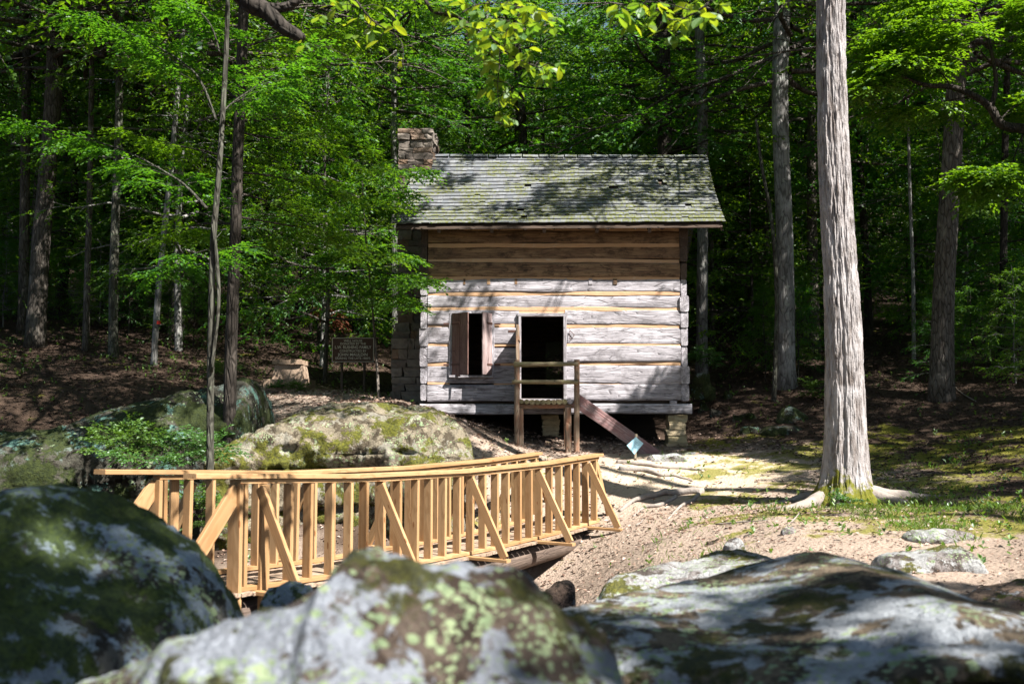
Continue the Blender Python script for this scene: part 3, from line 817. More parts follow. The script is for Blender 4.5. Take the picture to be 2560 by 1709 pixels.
rows = [(577, 608), (615, 648), (655, 691), (698, 730), (737, 769), (776, 813), (819, 860), (866, 906), (912, 958), (960, 1001)]
WIN = (1129, 1230, 783, 938)                         # px window opening
DOOR = (1303, 1409, 793, 997)
QW = 15                                               # corner block width in px
for i, (y0, y1) in enumerate(rows):
    segs = [(1053 + QW, 1719 - QW)]
    for (a, b, t0, t1) in (WIN, DOOR):
        if y1 > t0 + 8 and y0 < t1 - 8:
            ns = []
            for (s, e) in segs:
                if a > s and b < e: ns += [(s, a - 5), (b + 5, e)]
                else: ns.append((s, e))
            segs = ns
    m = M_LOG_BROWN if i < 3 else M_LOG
    if i == 8:
        log("log", (wx(1123), WY + .10, (wz(941) + wz(958)) / 2), (wx(1236), WY + .10, (wz(941) + wz(958)) / 2), .2, wz(941) - wz(958), M_LOG, cabin, rounded=.05, amp=.004)
    for (s, e) in segs:
        zm, h = (wz(y0) + wz(y1)) / 2, wz(y0) - wz(y1)
        yo = ((i * 37 + int(s)) % 7 - 3) * .006
        log("log", (wx(s), WY + .10 + yo, zm), (wx(e), WY + .10 + yo, zm), .20, h * 1.02, m, cabin, rounded=.10, amp=.017, seg=.10, sides=16)
    # mortar between this row and the next
    if i < 9:
        yb0, yb1 = y1 - 2, rows[i + 1][0] + 2
        for (s, e) in segs:
            ee = e - 1
            zm = (wz(yb0) + wz(yb1)) / 2
            log("chinking", (wx(s), WY + .105, zm), (wx(ee), WY + .105, zm), .17, (wz(yb0) - wz(yb1)) * 1.0, M_CHINK, cabin, rounded=.0, amp=.016, seg=.09)
zm = (wz(562) + wz(579)) / 2
log("chinking", (wx(1066), WY + .12, zm), (wx(1704), WY + .12, zm), .17, wz(562) - wz(579), M_CHINK, cabin, rounded=0, amp=.006)
# top plate, sill log, gap board
log("top_plate", (wx(1050), WY + .14, wz(556)), (wx(1722), WY + .14, wz(556)), .22, .14, M_LOG_DARK, cabin, rounded=.3)
log("sill_log", (wx(1050), WY + .06, (wz(1009) + wz(1035)) / 2), (wx(1729), WY + .06, (wz(1009) + wz(1035)) / 2), .26, wz(1009) - wz(1035), M_LOG, cabin, rounded=.12, amp=.008)
log("gap_board", (wx(1060), WY + .20, wz(1005)), (wx(1718), WY + .20, wz(1005)), .10, .13, M_LOG_DARK, cabin, rounded=.1)
log("spacer_block", (wx(1676), WY + .07, wz(1005)), (wx(1692), WY + .07, wz(1005)), .2, .075, M_LOG, cabin)
# side wall logs; their ends are the blocks at the corners
zs = [wz(1001), wz(960), wz(915), wz(866), wz(819), wz(778), wz(738), wz(698), wz(655), wz(617), wz(562)]
for side, (a, b) in enumerate(((1051, 1051 + QW), (1721 - QW, 1721))):
    for i in range(10):
        zlo, zhi = zs[i] + .002, zs[i + 1] - .002
        zm = (zlo + zhi) / 2
        xm = (wx(a) + wx(b)) / 2
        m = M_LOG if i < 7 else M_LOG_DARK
        log("log", (xm, WY - .035 + .022 * ((i * 7 + side) % 4), zm), (xm, BACK, zm), wx(b) - wx(a) + .02 * ((i * 5 + side * 2) % 4), zhi - zlo, m, cabin, rounded=0.0, amp=.010, seg=.4, sides=20)
# back wall with an opening that shows the woods through the door
ox0, ox1, oz0, oz1 = .88, 1.85, P(1280, 962, BACK).z, P(1280, 846, BACK).z
z = wz(1001)
while z < wz(562) - .2:
    zn = z + .40
    segs = [(XL + .13, XR - .13)]
    if zn > oz0 + .1 and z < oz1 - .1: segs = [(XL + .13, ox0), (ox1, XR - .13)]
    for s, e in segs:
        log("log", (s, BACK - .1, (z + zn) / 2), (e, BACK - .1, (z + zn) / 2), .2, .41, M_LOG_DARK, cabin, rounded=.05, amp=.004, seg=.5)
    z = zn
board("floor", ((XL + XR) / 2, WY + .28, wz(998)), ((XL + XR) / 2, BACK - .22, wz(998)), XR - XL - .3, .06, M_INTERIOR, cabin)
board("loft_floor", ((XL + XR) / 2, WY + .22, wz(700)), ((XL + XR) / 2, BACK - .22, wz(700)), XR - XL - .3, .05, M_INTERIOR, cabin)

# loft joist ends and rafter ends
for px in (1114, 1180, 1247, 1314, 1386, 1451, 1523, 1593, 1660):
    log("joist_end", (wx(px), WY - .16, wz(567)), (wx(px), WY + .1, wz(567)), .105, .115, M_LOG if px in (1593, 1523, 1314) else M_LOG_DARK, cabin, rounded=1.0, amp=.006, seg=.1)
for k, px in enumerate((1097, 1160, 1221, 1290, 1356, 1416, 1478, 1540)):
    w = (8, 5, 8, 7, 4, 6, 9, 10)[k]
    board("joist_tenon", (wx(px) - w / 2 / 2489 * 21.5, WY + .016, wz(704)), (wx(px) + w / 2 / 2489 * 21.5, WY + .016, wz(704)), .05, .13, (M_CHINK, M_LOG_BROWN, M_CHINK, M_LOG_BROWN, M_LOG, M_LOG, M_LOG, M_LOG_BROWN)[k], cabin)

# window: frame, sill, shutters with strap hinges
wf = []
wx0, wx1, wz0, wz1 = wx(WIN[0]), wx(WIN[1]), wz(WIN[3]), wz(WIN[2])
win = board("window_frame", (wx0 - .03, WY + .06, wz0), (wx0 - .03, WY + .06, wz1), .07, .16, M_LOG, cabin, up=(0, 1, 0))
for nm, a, b, W, T, up in (("jamb", (wx1 + .02, WY + .06, wz0), (wx1 + .02, WY + .06, wz1), .06, .16, (0, 1, 0)),
                           ("header", (wx0 - .06, WY + .07, wz1 + .035), (wx1 + .05, WY + .07, wz1 + .035), .18, .07, (0, 0, 1)),
                           ("window_sill", (wx0 - .05, WY - .01, wz0 - .025), (wx1 + .03, WY - .01, wz0 - .025), .26, .05, (0, 0, 1))):
    board(nm, a, b, W, T, M_LOG, win, up)
M_SHUTTER_LIT = old_wood("shutter_sunlit", (0.46, 0.38, 0.38), (0.33, 0.25, 0.245), (0.15, 0.09, 0.08), 0.4)  # same wood as the left shutter, paler to put sunlight into its colour
def shutter(hx, ang, wid, sgn, mat):
    """hinged at hx, opening outwards by ang"""
    a = math.radians(ang)
    d = Vector((sgn * math.cos(a), -math.sin(a), 0))
    p0 = Vector((hx, WY - .03, (wz0 + wz1) / 2))
    nrm = Vector((0, 0, 1)).cross(d)
    zl, zh = wz0 + .01, wz1 - .01
    half = wid / 2 - .004
    sh = None
    for k in range(2):
        c = p0 + d * (half * (k + .5) + .008 * k)
        c.z = 0
        lo = zl - (.04 if (k == 0 and sgn > 0) else 0)
        o = board("shutter" if k == 0 else "shutter_board", (c.x, c.y, lo), (c.x, c.y, zh), .028, half, mat, cabin if k == 0 else sh, up=tuple(d))
        if k == 0: sh = o
    for zz in (zl + .22, zh - .22):
        s = p0 - nrm * (.022 * -sgn if sgn < 0 else .022); s.z = zz
        s = p0 + Vector((0, 0, 0)); s.z = zz
        off = Vector((d.y, -d.x, 0)) * sgn * .02
        board("strap_hinge", s + off, s + off + d * .24, .045, .012, M_IRON, sh, up=tuple(off))
        board("hinge_plate", (hx - sgn * .02, WY - .012, zz), (hx - sgn * .19, WY - .012, zz), .012, .04, M_IRON, sh)
    return sh
shutter(wx0 + .01, 44, .50, 1, M_SHUTTER)
shutter(wx1 - .01, 64, .42, -1, M_SHUTTER_LIT)

# door frame and open plank door seen edge on
dx0, dx1, dz0, dz1 = wx(DOOR[0]), wx(DOOR[1]), wz(DOOR[3]), wz(DOOR[2])
dfm = board("door_frame", (dx0 - .03, WY + .05, dz0), (dx0 - .03, WY + .05, dz1 + .02), .06, .2, M_LOG, cabin, up=(0, 1, 0))
board("door_jamb", (dx1 + .035, WY + .04, dz0), (dx1 + .035, WY + .04, dz1 + .02), .07, .22, M_LOG, dfm, up=(0, 1, 0))
board("door_header", (dx0 - .08, WY + .05, dz1 + .055), (dx1 + .08, WY + .05, dz1 + .055), .2, .07, M_LOG, dfm)
board("door_header_mortar", (dx0 - .12, WY + .08, dz1 + .115), (dx1 + .06, WY + .08, dz1 + .115), .12, .05, M_CHINK, dfm)
board("threshold", (dx0, WY + .1, dz0 - .02), (dx1, WY + .1, dz0 - .02), .24, .05, M_LOG, dfm)
a = math.radians(93)
dd = Vector((math.cos(a), -math.sin(a), 0))
dh = Vector((dx0 - .055, WY - .02, 0))
dl = None
for k, (wd, zt) in enumerate(((.26, wz(818)), (.27, wz(816)), (.27, wz(819)))):
    c = dh + dd * (.272 * k + .135)
    o = board("door" if k == 0 else "door_plank", (c.x, c.y, wz(1001)), (c.x, c.y, zt), .04, wd, M_POST, cabin if k == 0 else dl, up=tuple(dd))
    if k == 0: dl = o
for zz in (wz(965), wz(850)):
    s = dh + Vector((.028, 0, zz))
    board("door_batten", s + dd * .02, s + dd * .78, .02, .10, M_POST, dl)
board("door_hinge", (dx0 - .09, WY - .014, wz(828)), (dx0 - .28, WY - .014, wz(828)), .012, .045, M_IRON, dl)

# peg holes and iron triangle on the wall
for px, py in ((1069, 839), (1115, 839)):
    log("peg", (wx(px), WY - .012, wz(py)), (wx(px), WY + .05, wz(py)), .035, .035, M_LOG_DARK, cabin, rounded=1, amp=0.0, seg=.1)
tri = [(1425, 825), (1437, 838), (1425, 849)]
for k in range(3):
    (ax, ay), (bx_, by_) = tri[k], tri[(k + 1) % 3]
    board("iron_bar", (wx(ax), WY - .02, wz(ay)), (wx(bx_), WY - .02, wz(by_)), .012, .012, M_IRON, cabin)

# gables
for xg in (XL + .06, XR - .06):
    zt = wz(557)
    zr = P(1280, 405, 23.9).z
    V = [(xg - .05, WY + .1, zt), (xg - .05, BACK - .05, zt), (xg - .05, 23.9, zr), (xg + .05, WY + .1, zt), (xg + .05, BACK - .05, zt), (xg + .05, 23.9, zr)]
    me = new_mesh("gable", V, [(0, 1, 4, 3), (1, 2, 5, 4), (2, 0, 3, 5)], [(0, 2, 1), (3, 4, 5)])
    part("gable", me, M_LOG_DARK, cabin)

# roof: sheathing plus shingles
EY, RY = 20.9, 23.9
eL, eR = P(984, 561, EY), P(1811, 556, EY)
rL, rR = P(1052, 392, RY), P(1766, 394, RY)
def roofpt(u, v):
    e = eL.lerp(eR, u); r = rL.lerp(rR, u)
    p = e.lerp(r, v)
    flare = 0.05 * math.sin(math.pi * v) * (max(0, u - .8) / .2) ** 2
    p.z -= .05 * math.sin(math.pi * v) + .03 * math.sin(u * 5 + 1) * math.sin(math.pi * v)
    p.x -= flare * .7
    return p
_nrm = (eR - eL).cross(rL - eL).normalized()
if _nrm.z < 0: _nrm = -_nrm
def shoulder(v): return v
nu_, nv_ = 24, 10
V, Q = [], []
for top in (0, 1):
    for j in range(nv_ + 1):
        for i in range(nu_ + 1):
            p = roofpt(.006 + .988 * i / nu_, .004 + .99 * j / nv_) + _nrm * (-.035 if top else -.10)
            V.append(p)
W1 = nu_ + 1; off = W1 * (nv_ + 1)
for j in range(nv_):
    for i in range(nu_):
        q = (j * W1 + i, j * W1 + i + 1, (j + 1) * W1 + i + 1, (j + 1) * W1 + i)
        Q.append(q[::-1]); Q.append(tuple(x + off for x in q))
for i in range(nu_):
    Q.append((i, i + 1, off + i + 1, off + i)); k = nv_ * W1
    Q.append((k + i + 1, k + i, off + k + i, off + k + i + 1))
for j in range(nv_):
    Q.append(((j + 1) * W1, j * W1, off + j * W1, off + (j + 1) * W1)); k = nu_
    Q.append((j * W1 + k, (j + 1) * W1 + k, off + (j + 1) * W1 + k, off + j * W1 + k))
roof = part("roof", new_mesh("roof", [tuple(p) for p in V], Q), M_LOG_DARK, cabin)
# far slope of the roof
bl, br = Vector((rL.x, 2 * RY - EY, eL.z)), Vector((rR.x, 2 * RY - EY, eR.z))
n2 = Vector((0, .56, .82))
q8 = [rL + Vector((0, -.01, -.02)), rR + Vector((0, -.01, -.02)), br, bl]
Vb = [tuple(p) for p in q8] + [tuple(p - n2 * .07) for p in q8]
part("rear_slope", new_mesh("rear_slope", Vb, [(0, 1, 2, 3), (7, 6, 5, 4), (0, 4, 5, 1), (1, 5, 6, 2), (2, 6, 7, 3), (3, 7, 4, 0)]), M_SHINGLE, roof)

rng = np.random.default_rng(5)
NC = 19
stuff = MB()
n_single = 0
slope_len = (rL - eL).length
def shingle_geo(u0, u1, v0, v1, lift0, lift1, thick):
    a, b = roofpt(u0, v0), roofpt(u1, v0)
    c, d = roofpt(u1, v1), roofpt(u0, v1)
    n = _nrm
    return [a + n * lift0, b + n * lift0, c + n * lift1, d + n * lift1, a + n * (lift0 - thick), b + n * (lift0 - thick), c + n * (lift1 - thick), d + n * (lift1 - thick)]
BOXQ = [(0, 1, 2, 3), (7, 6, 5, 4), (0, 4, 5, 1), (1, 5, 6, 2), (2, 6, 7, 3), (3, 7, 4, 0)]
for j in range(NC):
    v0, v1 = j / NC, (j + 1) / NC
    u = -.004 if j % 2 else -.008
    while u < 1.0:
        wd = rng.uniform(.013, .030)
        u1 = min(u + wd, 1.004)
        jit = rng.uniform(-.004, .004)
        if rng.random() < .03: jit += .012
        vv0 = v0 + jit; vv1 = min(v1 + .035, 1.004)
        lift0 = .036 + rng.uniform(0, .004); lift1 = -.004 + rng.uniform(0, .004)
        if rng.random() < .012: u = u1; continue
        g = shingle_geo(u + .00025, u1 - .00025, vv0, vv1, lift0, lift1, .022)
        if j < 6 and n_single < 296:
            n_single += 1
            o_ = g[4]
            me = new_mesh("shingle", [tuple(p - o_) for p in g], BOXQ)
            part("shingle", me, M_SHINGLE, roof, Matrix.Translation(o_))
        else:
            stuff.add([tuple(p) for p in g], BOXQ)
        u = u1
sc = part("shingle_courses", stuff.mesh("shingle_courses"), M_SHINGLE, roof)
sc["kind"] = "stuff"
# ridge boards
u = 0.05
while u < .99:
    w = rng.uniform(.03, .06)
    a, b = roofpt(u, 1.0), roofpt(min(u + w - .004, 1.0), 1.0)
    board("ridge_shingle", a + Vector((0, -.05, .022)), b + Vector((0, -.05, .022 + rng.uniform(-.01, .01))), .17, .018, M_SHINGLE, roof, up=(0, -.5, .86))
    u += w
# eave board and verge boards
board("fascia", eL + Vector((.04, .03, -.075)), eR + Vector((-.04, .03, -.075)), .03, .06, M_LOG_DARK, roof)
board("verge_board", eR + Vector((-.06, .02, -.13)), rR + Vector((-.06, 0, -.13)), .03, .10, M_LOG_DARK, roof)
board("verge_board", eL + Vector((.06, .02, -.13)), rL + Vector((.06, 0, -.13)), .03, .10, M_LOG_DARK, roof)
for px in (1100, 1230, 1360, 1490, 1620):
    a = Vector((wx(px), EY + .06, eL.z - .13)); b = Vector((wx(px), RY - .1, rL.z - .17))
    board("rafter", a, b, .07, .09, M_LOG_DARK, roof)

# stones: rounded uneven blocks
def stone_mesh(seed):
    V = []
    n = 4
    idx = {}
    Q = []
    def vid(p):
        k = tuple(np.round(p, 4))
        if k not in idx:
            idx[k] = len(V); V.append(np.array(p, float))
        return idx[k]
    for ax in range(3):
        for sg in (-1, 1):
            for i in range(n - 1):
                for j in range(n - 1):
                    c = []
                    for (di, dj) in ((0, 0), (1, 0), (1, 1), (0, 1)):
                        a, b = (i + di) / (n - 1) * 2 - 1, (j + dj) / (n - 1) * 2 - 1
                        p = [0, 0, 0]; p[ax] = sg; p[(ax + 1) % 3] = a; p[(ax + 2) % 3] = b
                        c.append(vid(p))
                    Q.append(c if sg > 0 else c[::-1])
    V = np.array(V)
    r = np.linalg.norm(V, axis=1, keepdims=True)
    S = V / r * 1.25
    V = V * .92 + S * .08
    V *= .5 / np.abs(V).max()
    V += np.stack([fbm(V * 2.4 + seed * 9.1, 61, 2), fbm(V * 2.4 + seed * 5.3, 62, 2), fbm(V * 2.4 + seed * 3.7, 63, 2)], 1) * .10
    return new_mesh("stone", V, Q)
STONES = [stone_mesh(s) for s in range(8)]
STONE_MATS = {}
def stone(parent, cx, cy_, cz, sx, sy, sz, mat, rng, rot=.05):
    key = (int(rng.integers(8)), mat.name)
    if key not in STONE_MATS:
        me = STONES[key[0]].copy(); me.materials.append(mat); STONE_MATS[key] = me
    M = Matrix.Translation((cx, cy_, cz)) @ Matrix.Rotation(rng.normal(0, rot), 4, 'Z') @ Matrix.Rotation(rng.normal(0, rot * .4), 4, 'Y') @ Matrix.Diagonal((sx, sy, sz, 1))
    return link("stone", STONE_MATS[key], M, parent)

# chimney
rng = np.random.default_rng(21)
chx0, chx1, chy0, chy1 = -2.70, -1.90, 23.30, 24.55
ztop = P(1040, 322, chy0).z
zbase = gz(-2.4, 23.6) - .3
def ch_ext(z):
    k = min(1, max(0, (z - 2.4) / .5)) if z < 3.0 else 1
    wide = (1 - k) * .12
    return chx0 - wide * .4, min(chx1, XL - .02) if z < 4.7 else chx1, chy0 - wide * 5.5, chy1 + wide * 3
x0, x1, y0, y1 = ch_ext(9)
V = []
core = new_mesh("chimney", [(a, b, c) for c in (zbase, ztop - .12) for (a, b) in ((x0 + .06, y0 + .06), (x1 - .06, y0 + .06), (x1 - .06, y1 - .06), (x0 + .06, y1 - .06))],
                [(3, 2, 1, 0), (4, 5, 6, 7), (0, 1, 5, 4), (1, 2, 6, 5), (2, 3, 7, 6), (3, 0, 4, 7)])
chim = part("chimney", core, M_MORTAR, cabin)
z = zbase
n_st = 0
while z < ztop - .03:
    h = rng.uniform(.13, .27) if z < 5.6 else rng.uniform(.09, .2)
    if z + h > ztop: h = ztop - z
    a0, a1, b0, b1 = ch_ext(z)
    if z > ztop - .35: a0 -= .03; a1 += .03; b0 -= .03; b1 += .03
    xs = [a0]
    while xs[-1] < a1 - .01:
        w = rng.uniform(.16, .46)
        nx_ = xs[-1] + w
        if a1 - nx_ < .16: nx_ = a1
        xs.append(nx_)
    for k in range(len(xs) - 1):
        d = rng.uniform(.3, .5)
        stone(chim, (xs[k] + xs[k + 1]) / 2, b0 + d / 2 - rng.uniform(0, .03), z + h / 2, (xs[k + 1] - xs[k]) * .99, d, h * .97, M_STONE, rng); n_st += 1
    ys = b0 + .42
    if z > 4.6:
        while ys < b1 - .05:
            w = rng.uniform(.3, .5)
            w = min(w, b1 - ys)
            stone(chim, a1 - .15 + rng.uniform(-.01, .045), ys + w / 2, z + h / 2, .34, w * .98, h * .97, M_STONE, rng); n_st += 1
            ys += w
    z += h

# stone piers under the cabin
def pier(px, Y, ytop, ybot, w, n, dz=0.0):
    x = (px - 1280) / FPX * Y
    zt = P(px, ytop, Y).z; zb = gz(x, Y) - .12
    hs = rng.uniform(.8, 1.2, n); hs = hs / hs.sum() * (zt - zb)
    zc = zb; root = None
    for k in range(n):
        ww = w * (1.12 if k == 0 else rng.uniform(.88, 1.05))
        xx = x + rng.uniform(-.03, .03)
        o = stone(cabin if root is None else root, xx, Y + .2, zc + hs[k] / 2, ww, .42, hs[k] * .985, M_PIER, rng, .03)
        if root is None:
            root = o; o.name = "pier"; WM[o.name] = o.matrix_basis.copy()
        zc += hs[k]
pier(1690, WY + .05, 1037, 1130, .42, 5)
pier(1378, WY + .5, 1037, 1110, .40, 5)
pier(1065, WY + .3, 1037, 1060, .40, 3)
pier(1690, WY + 4.2, 1035, 1100, .42, 4)

# ------------------------------------------------------------------ stoop before the door
SY = 20.35
sg = gz(.6, SY)
stoop = thing("door_stoop", (.75, SY, sg), "rustic cedar stoop with round posts and two rails before the cabin door", "stoop")
def sx(px, Y=SY): return wx(px, Y)
def szz(py, Y=SY): return wz(py, Y)
gb = lambda px, Y: gz(sx(px, Y), Y) - .06
log("post", (sx(1292), SY, gb(1292, SY)), (sx(1293), SY, szz(899)), .11, .11, M_POST, stoop, up=(0, 1, 0), rounded=1, amp=.012)
log("post", (sx(1441), SY, gb(1441, SY)), (sx(1443), SY, szz(899)), .115, .115, M_POST, stoop, up=(0, 1, 0), rounded=1, amp=.012)
log("post", (sx(1303), SY + .1, gb(1303, SY)), (sx(1303), SY + .1, szz(1019)), .10, .13, M_POST, stoop, up=(0, 1, 0), rounded=.2, amp=.008)
log("post", (sx(1421), SY + .1, gb(1421, SY)), (sx(1421), SY + .1, szz(1017)), .12, .15, M_POST, stoop, up=(0, 1, 0), rounded=.2, amp=.008)
log("post", (sx(1303), WY - .22, gb(1303, WY)), (sx(1303), WY - .22, wz(1019, WY - .22)), .1, .1, M_POST, stoop, up=(0, 1, 0), rounded=.6)
log("post", (sx(1421), WY - .22, gb(1421, WY)), (sx(1421), WY - .22, wz(1019, WY - .22)), .1, .1, M_POST, stoop, up=(0, 1, 0), rounded=.6)
log("rail", (sx(1284), SY - .02, szz(910)), (sx(1446), SY - .02, szz(911)), .10, .10, M_RAILLOG, stoop, rounded=.9, amp=.012)
log("rail", (sx(1280), SY - .06, szz(955)), (sx(1446), SY - .06, szz(957)), .085, .085, M_RAILLOG, stoop, rounded=1, amp=.010)
log("beam", (sx(1290), SY + .12, szz(1014)), (sx(1438), SY + .12, szz(1014)), .11, .10, M_POST, stoop, rounded=.6)
log("beam", (sx(1290), WY - .22, wz(1014, WY - .22)), (sx(1438), WY - .22, wz(1014, WY - .22)), .1, .1, M_POST, stoop, rounded=.6)
n = 10
for k in range(n):
    px = 1297 + (1432 - 1297) * (k + .5) / n
    log("deck_log", (sx(px), SY - .03, szz(1004)), (sx(px), WY - .05, szz(1004)), .108, .10, M_RAILLOG if k != n - 1 else M_LOG, stoop, rounded=1, amp=.008, seg=.3)
p0, p1 = P(1440, 999, SY + .05), P(1640, 1142, SY - .12)
p1 = P(1640, 1140, SY - .15)
log("stair_stringer", p0, p1, .05, .27, M_STRINGER, stoop, up=(0, 0, 1), rounded=.03, amp=.005)

# blue notice on a stake
ns = P(1587, 1135, 19.6)
ns.z = gz(ns.x, ns.y)
sign = thing("notice_board", ns, "tilted little pale blue board on a stake by the slanting plank", "sign")
ctr = P(1588, 1113, 19.6)
tl, tr_, brr, bll = P(1568, 1113, 19.5), P(1590, 1092, 19.6), P(1609, 1108, 19.7), P(1586, 1135, 19.6)
xd = (tr_ - tl).normalized(); yd = (bll - tl).normalized()
nn = xd.cross(yd).normalized()
if nn.y > 0: nn = -nn
V = [tl, tr_, brr, bll]; V = V + [p - nn * .018 for p in V]
part("panel", new_mesh("panel", [tuple(p) for p in V], [(0, 1, 2, 3), (7, 6, 5, 4), (0, 4, 5, 1), (1, 5, 6, 2), (2, 6, 7, 3), (3, 7, 4, 0)]), M_SIGNBLUE, sign)
log("stake", (ns.x + .01, ns.y + .06, ns.z - .1), (tr_.x + .01, tr_.y + .05, tr_.z + .06), .05, .05, M_STAKE, sign, up=(0, 1, 0), rounded=.8)
ink = MB()
for (u0, v0, u1, v1) in ((.55, .18, .62, .52), (.62, .16, .70, .48), (.72, .15, .80, .5), (.45, .3, .5, .62), (.3, .5, .5, .66), (.35, .62, .52, .76), (.66, .6, .8, .7)):
    e1, e2 = (tr_ - tl), (bll - tl)
    a = tl + e1 * u0 + e2 * v0 + nn * .003; b = tl + e1 * u1 + e2 * v1 + nn * .003
    d = (b - a).cross(nn).normalized() * .006
    ink.add([tuple(a - d), tuple(b - d), tuple(b + d), tuple(a + d)], [(0, 1, 2, 3)])
part("faded_writing", ink.mesh("faded_writing"), M_SIGNINK, sign)

# ------------------------------------------------------------------ brown information sign
BY = 24.3
bs0, bs1, bz0, bz1 = wx(828, BY), wx(934, BY), P(880, 906, BY).z, P(880, 843, BY).z
bsg = gz((bs0 + bs1) / 2, BY)
bsign = thing("information_sign", ((bs0 + bs1) / 2, BY, bsg), "dark brown information sign with cream lettering on two posts left of the chimney", "sign")
board("panel", ((bs0 + bs1) / 2, BY, bz0), ((bs0 + bs1) / 2, BY, bz1), .03, bs1 - bs0, M_SIGNBROWN, bsign, up=(1, 0, 0))
fw = .014
for nm, a, b in (("border", (bs0 + .012, BY - .019, bz1 - .02), (bs1 - .012, BY - .019, bz1 - .02)), ("border", (bs0 + .012, BY - .019, bz0 + .02), (bs1 - .012, BY - .019, bz0 + .02))):
    board(nm, a, b, .006, fw, M_SIGNCREAM, bsign)
for x in (bs0 + .014, bs1 - .014):
    board("border", (x, BY - .019, bz0 + .028), (x, BY - .019, bz1 - .028), .006, fw, M_SIGNCREAM, bsign, up=(1, 0, 0))
for x in (bs0 + .24, bs1 - .24):
    board("sign_post", (x, BY + .05, bsg - .2), (x, BY + .05, bz1 - .06), .06, .06, M_LOG_DARK, bsign, up=(0, 1, 0))
hh = bz1 - bz0
def lettering(txt, zc, size, maxw, x, y, mat, parent):
    cu = bpy.data.curves.new("lettering", 'FONT')
    cu.body = txt; cu.size = size; cu.align_x = 'CENTER'; cu.align_y = 'CENTER'; cu.extrude = .0015; cu.offset = size * .012
    ob = bpy.data.objects.new("lettering", cu); COL.objects.link(ob)
    dg = bpy.context.evaluated_depsgraph_get(); dg.update()
    me = bpy.data.meshes.new_from_object(ob.evaluated_get(dg))
    bpy.data.objects.remove(ob)
    w = max(v.co.x for v in me.vertices) - min(v.co.x for v in me.vertices)
    k = min(1.0, maxw / w)
    M = Matrix.Translation((x, y, zc)) @ Matrix.Rotation(math.pi / 2, 4, 'X') @ Matrix.Diagonal((k, 1, 1, 1))
    me.materials.clear(); me.materials.append(mat)
    o = link("lettering", me, M, parent)
    o["kind"] = "stuff"
    return o
for txt, f, s in (("WELL HOUSE", .855, .075), ("DONATED BY THE", .74, .075), ("L.W. RUSHING FAMILY", .60, .10), ("CONSTRUCTED BY", .455, .075), ("JOHN MAULDIN", .31, .10), ("DURING THE LATE 1800'S", .165, .075)):
    lettering(txt, bz0 + hh * f, s, (bs1 - bs0) * .86, (bs0 + bs1) / 2, BY - .0185, M_SIGNCREAM, bsign)

# ------------------------------------------------------------------ stone well head
wb = P(720, 967, 24.0)
wgz = gz(wb.x, wb.y)
well = thing("stone_well", (wb.x, wb.y, wgz), "squat tan stone well with flat cap on a stepped base near the brown sign", "well")
def taper_block(name, cx, cy_, z0, z1, w0, w1, d0, d1, mat, parent, seed, amp=.015):
    n = 7
    V, Q = [], []
    ring = []
    for k in range(n):
        f = k / (n - 1)
        w, d, z = w0 + (w1 - w0) * f, d0 + (d1 - d0) * f, z0 + (z1 - z0) * f
        for s in range(4):
            for j in range(6):
                a = j / 6
                c = [(-w, -d), (w, -d), (w, d), (-w, d)]
                p, q = c[s], c[(s + 1) % 4]
                V.append((cx + p[0] + (q[0] - p[0]) * a, cy_ + p[1] + (q[1] - p[1]) * a, z))
    m = 24
    for k in range(n - 1):
        for s in range(m):
            Q.append((k * m + s, k * m + (s + 1) % m, (k + 1) * m + (s + 1) % m, (k + 1) * m + s))
    V = np.array(V)
    V += np.stack([fbm(V * 4 + seed, 71, 3), fbm(V * 4 + seed, 72, 3), fbm(V * 4 + seed, 73, 3)], 1) * amp
    V = np.concatenate([V, [[cx, cy_, z0], [cx, cy_, z1]]])
    T = [(n * m, (s + 1) % m, s) for s in range(m)] + [(n * m + 1, (n - 1) * m + s, (n - 1) * m + (s + 1) % m) for s in range(m)]
    return part(name, new_mesh(name, V, Q, T), mat, parent)
ws = 24.0 / FPX
zb_ = P(720, 966, 24).z; z1_ = P(720, 948, 24).z; z2_ = P(720, 911, 24).z; z3_ = P(720, 899, 24).z
taper_block("base_slab", wb.x, wb.y + .2, min(zb_, wgz) - .15, z1_, 55 * ws, 54 * ws, .5, .5, M_WELL, well, 1)
taper_block("well_body", wb.x + .02, wb.y + .2, z1_ + .002, z2_, 39 * ws, 33 * ws, .36, .30, M_WELL, well, 2, .012)
taper_block("cap_slab", wb.x, wb.y + .2, z2_ + .002, z3_, 37 * ws, 36 * ws, .38, .38, M_WELL, well, 3, .02)

# ------------------------------------------------------------------ footbridge
BA, BB = P(596, 1466, 9.6), P(1488, 1299, 16.3)
bax = (BB - BA); BL = math.hypot(bax.x, bax.y)
bdir = Vector((bax.x / BL, bax.y / BL, 0))
bn = Vector((-bdir.y, bdir.x, 0))                     # towards the far railing
BW = 1.12
bridge = thing("footbridge", (BA + BB) / 2 + bn * (BW / 2) + Vector((0, 0, -.6)), "new pale pine footbridge with baluster railings on dark logs over the gully", "bridge")
def bp(s, lat=0.0, z=0.0):
    f = s / BL
    p = BA + bax * f
    return Vector((p.x, p.y, p.z - .10 * 4 * f * (1 - f) + z)) + bn * lat
# supporting logs
for lat in (.16, BW - .14):
    pts = [bp(-.9 + (BL + 1.3) * k / 16, lat, -.30) for k in range(17)]
    V, Q, T = tube([tuple(p) for p in pts], [.19 - .0025 * k for k in range(17)], 18)
    o_ = np.array(pts[8])
    r = V - o_
    # own frame so that the grain runs along the log
    M = frame(o_, bdir)
    Mi = M.inverted()
    R3 = np.array(Mi.to_3x3())
    VL = r @ R3.T
    VL[:, 1:] *= 1 + .05 * fbm(VL * np.array([1.5, 4, 4]) + lat * 9, 81, 3)[:, None]
    part("support_log", new_mesh("support_log", VL, Q, T, True), M_BRIDGELOG, bridge, M)
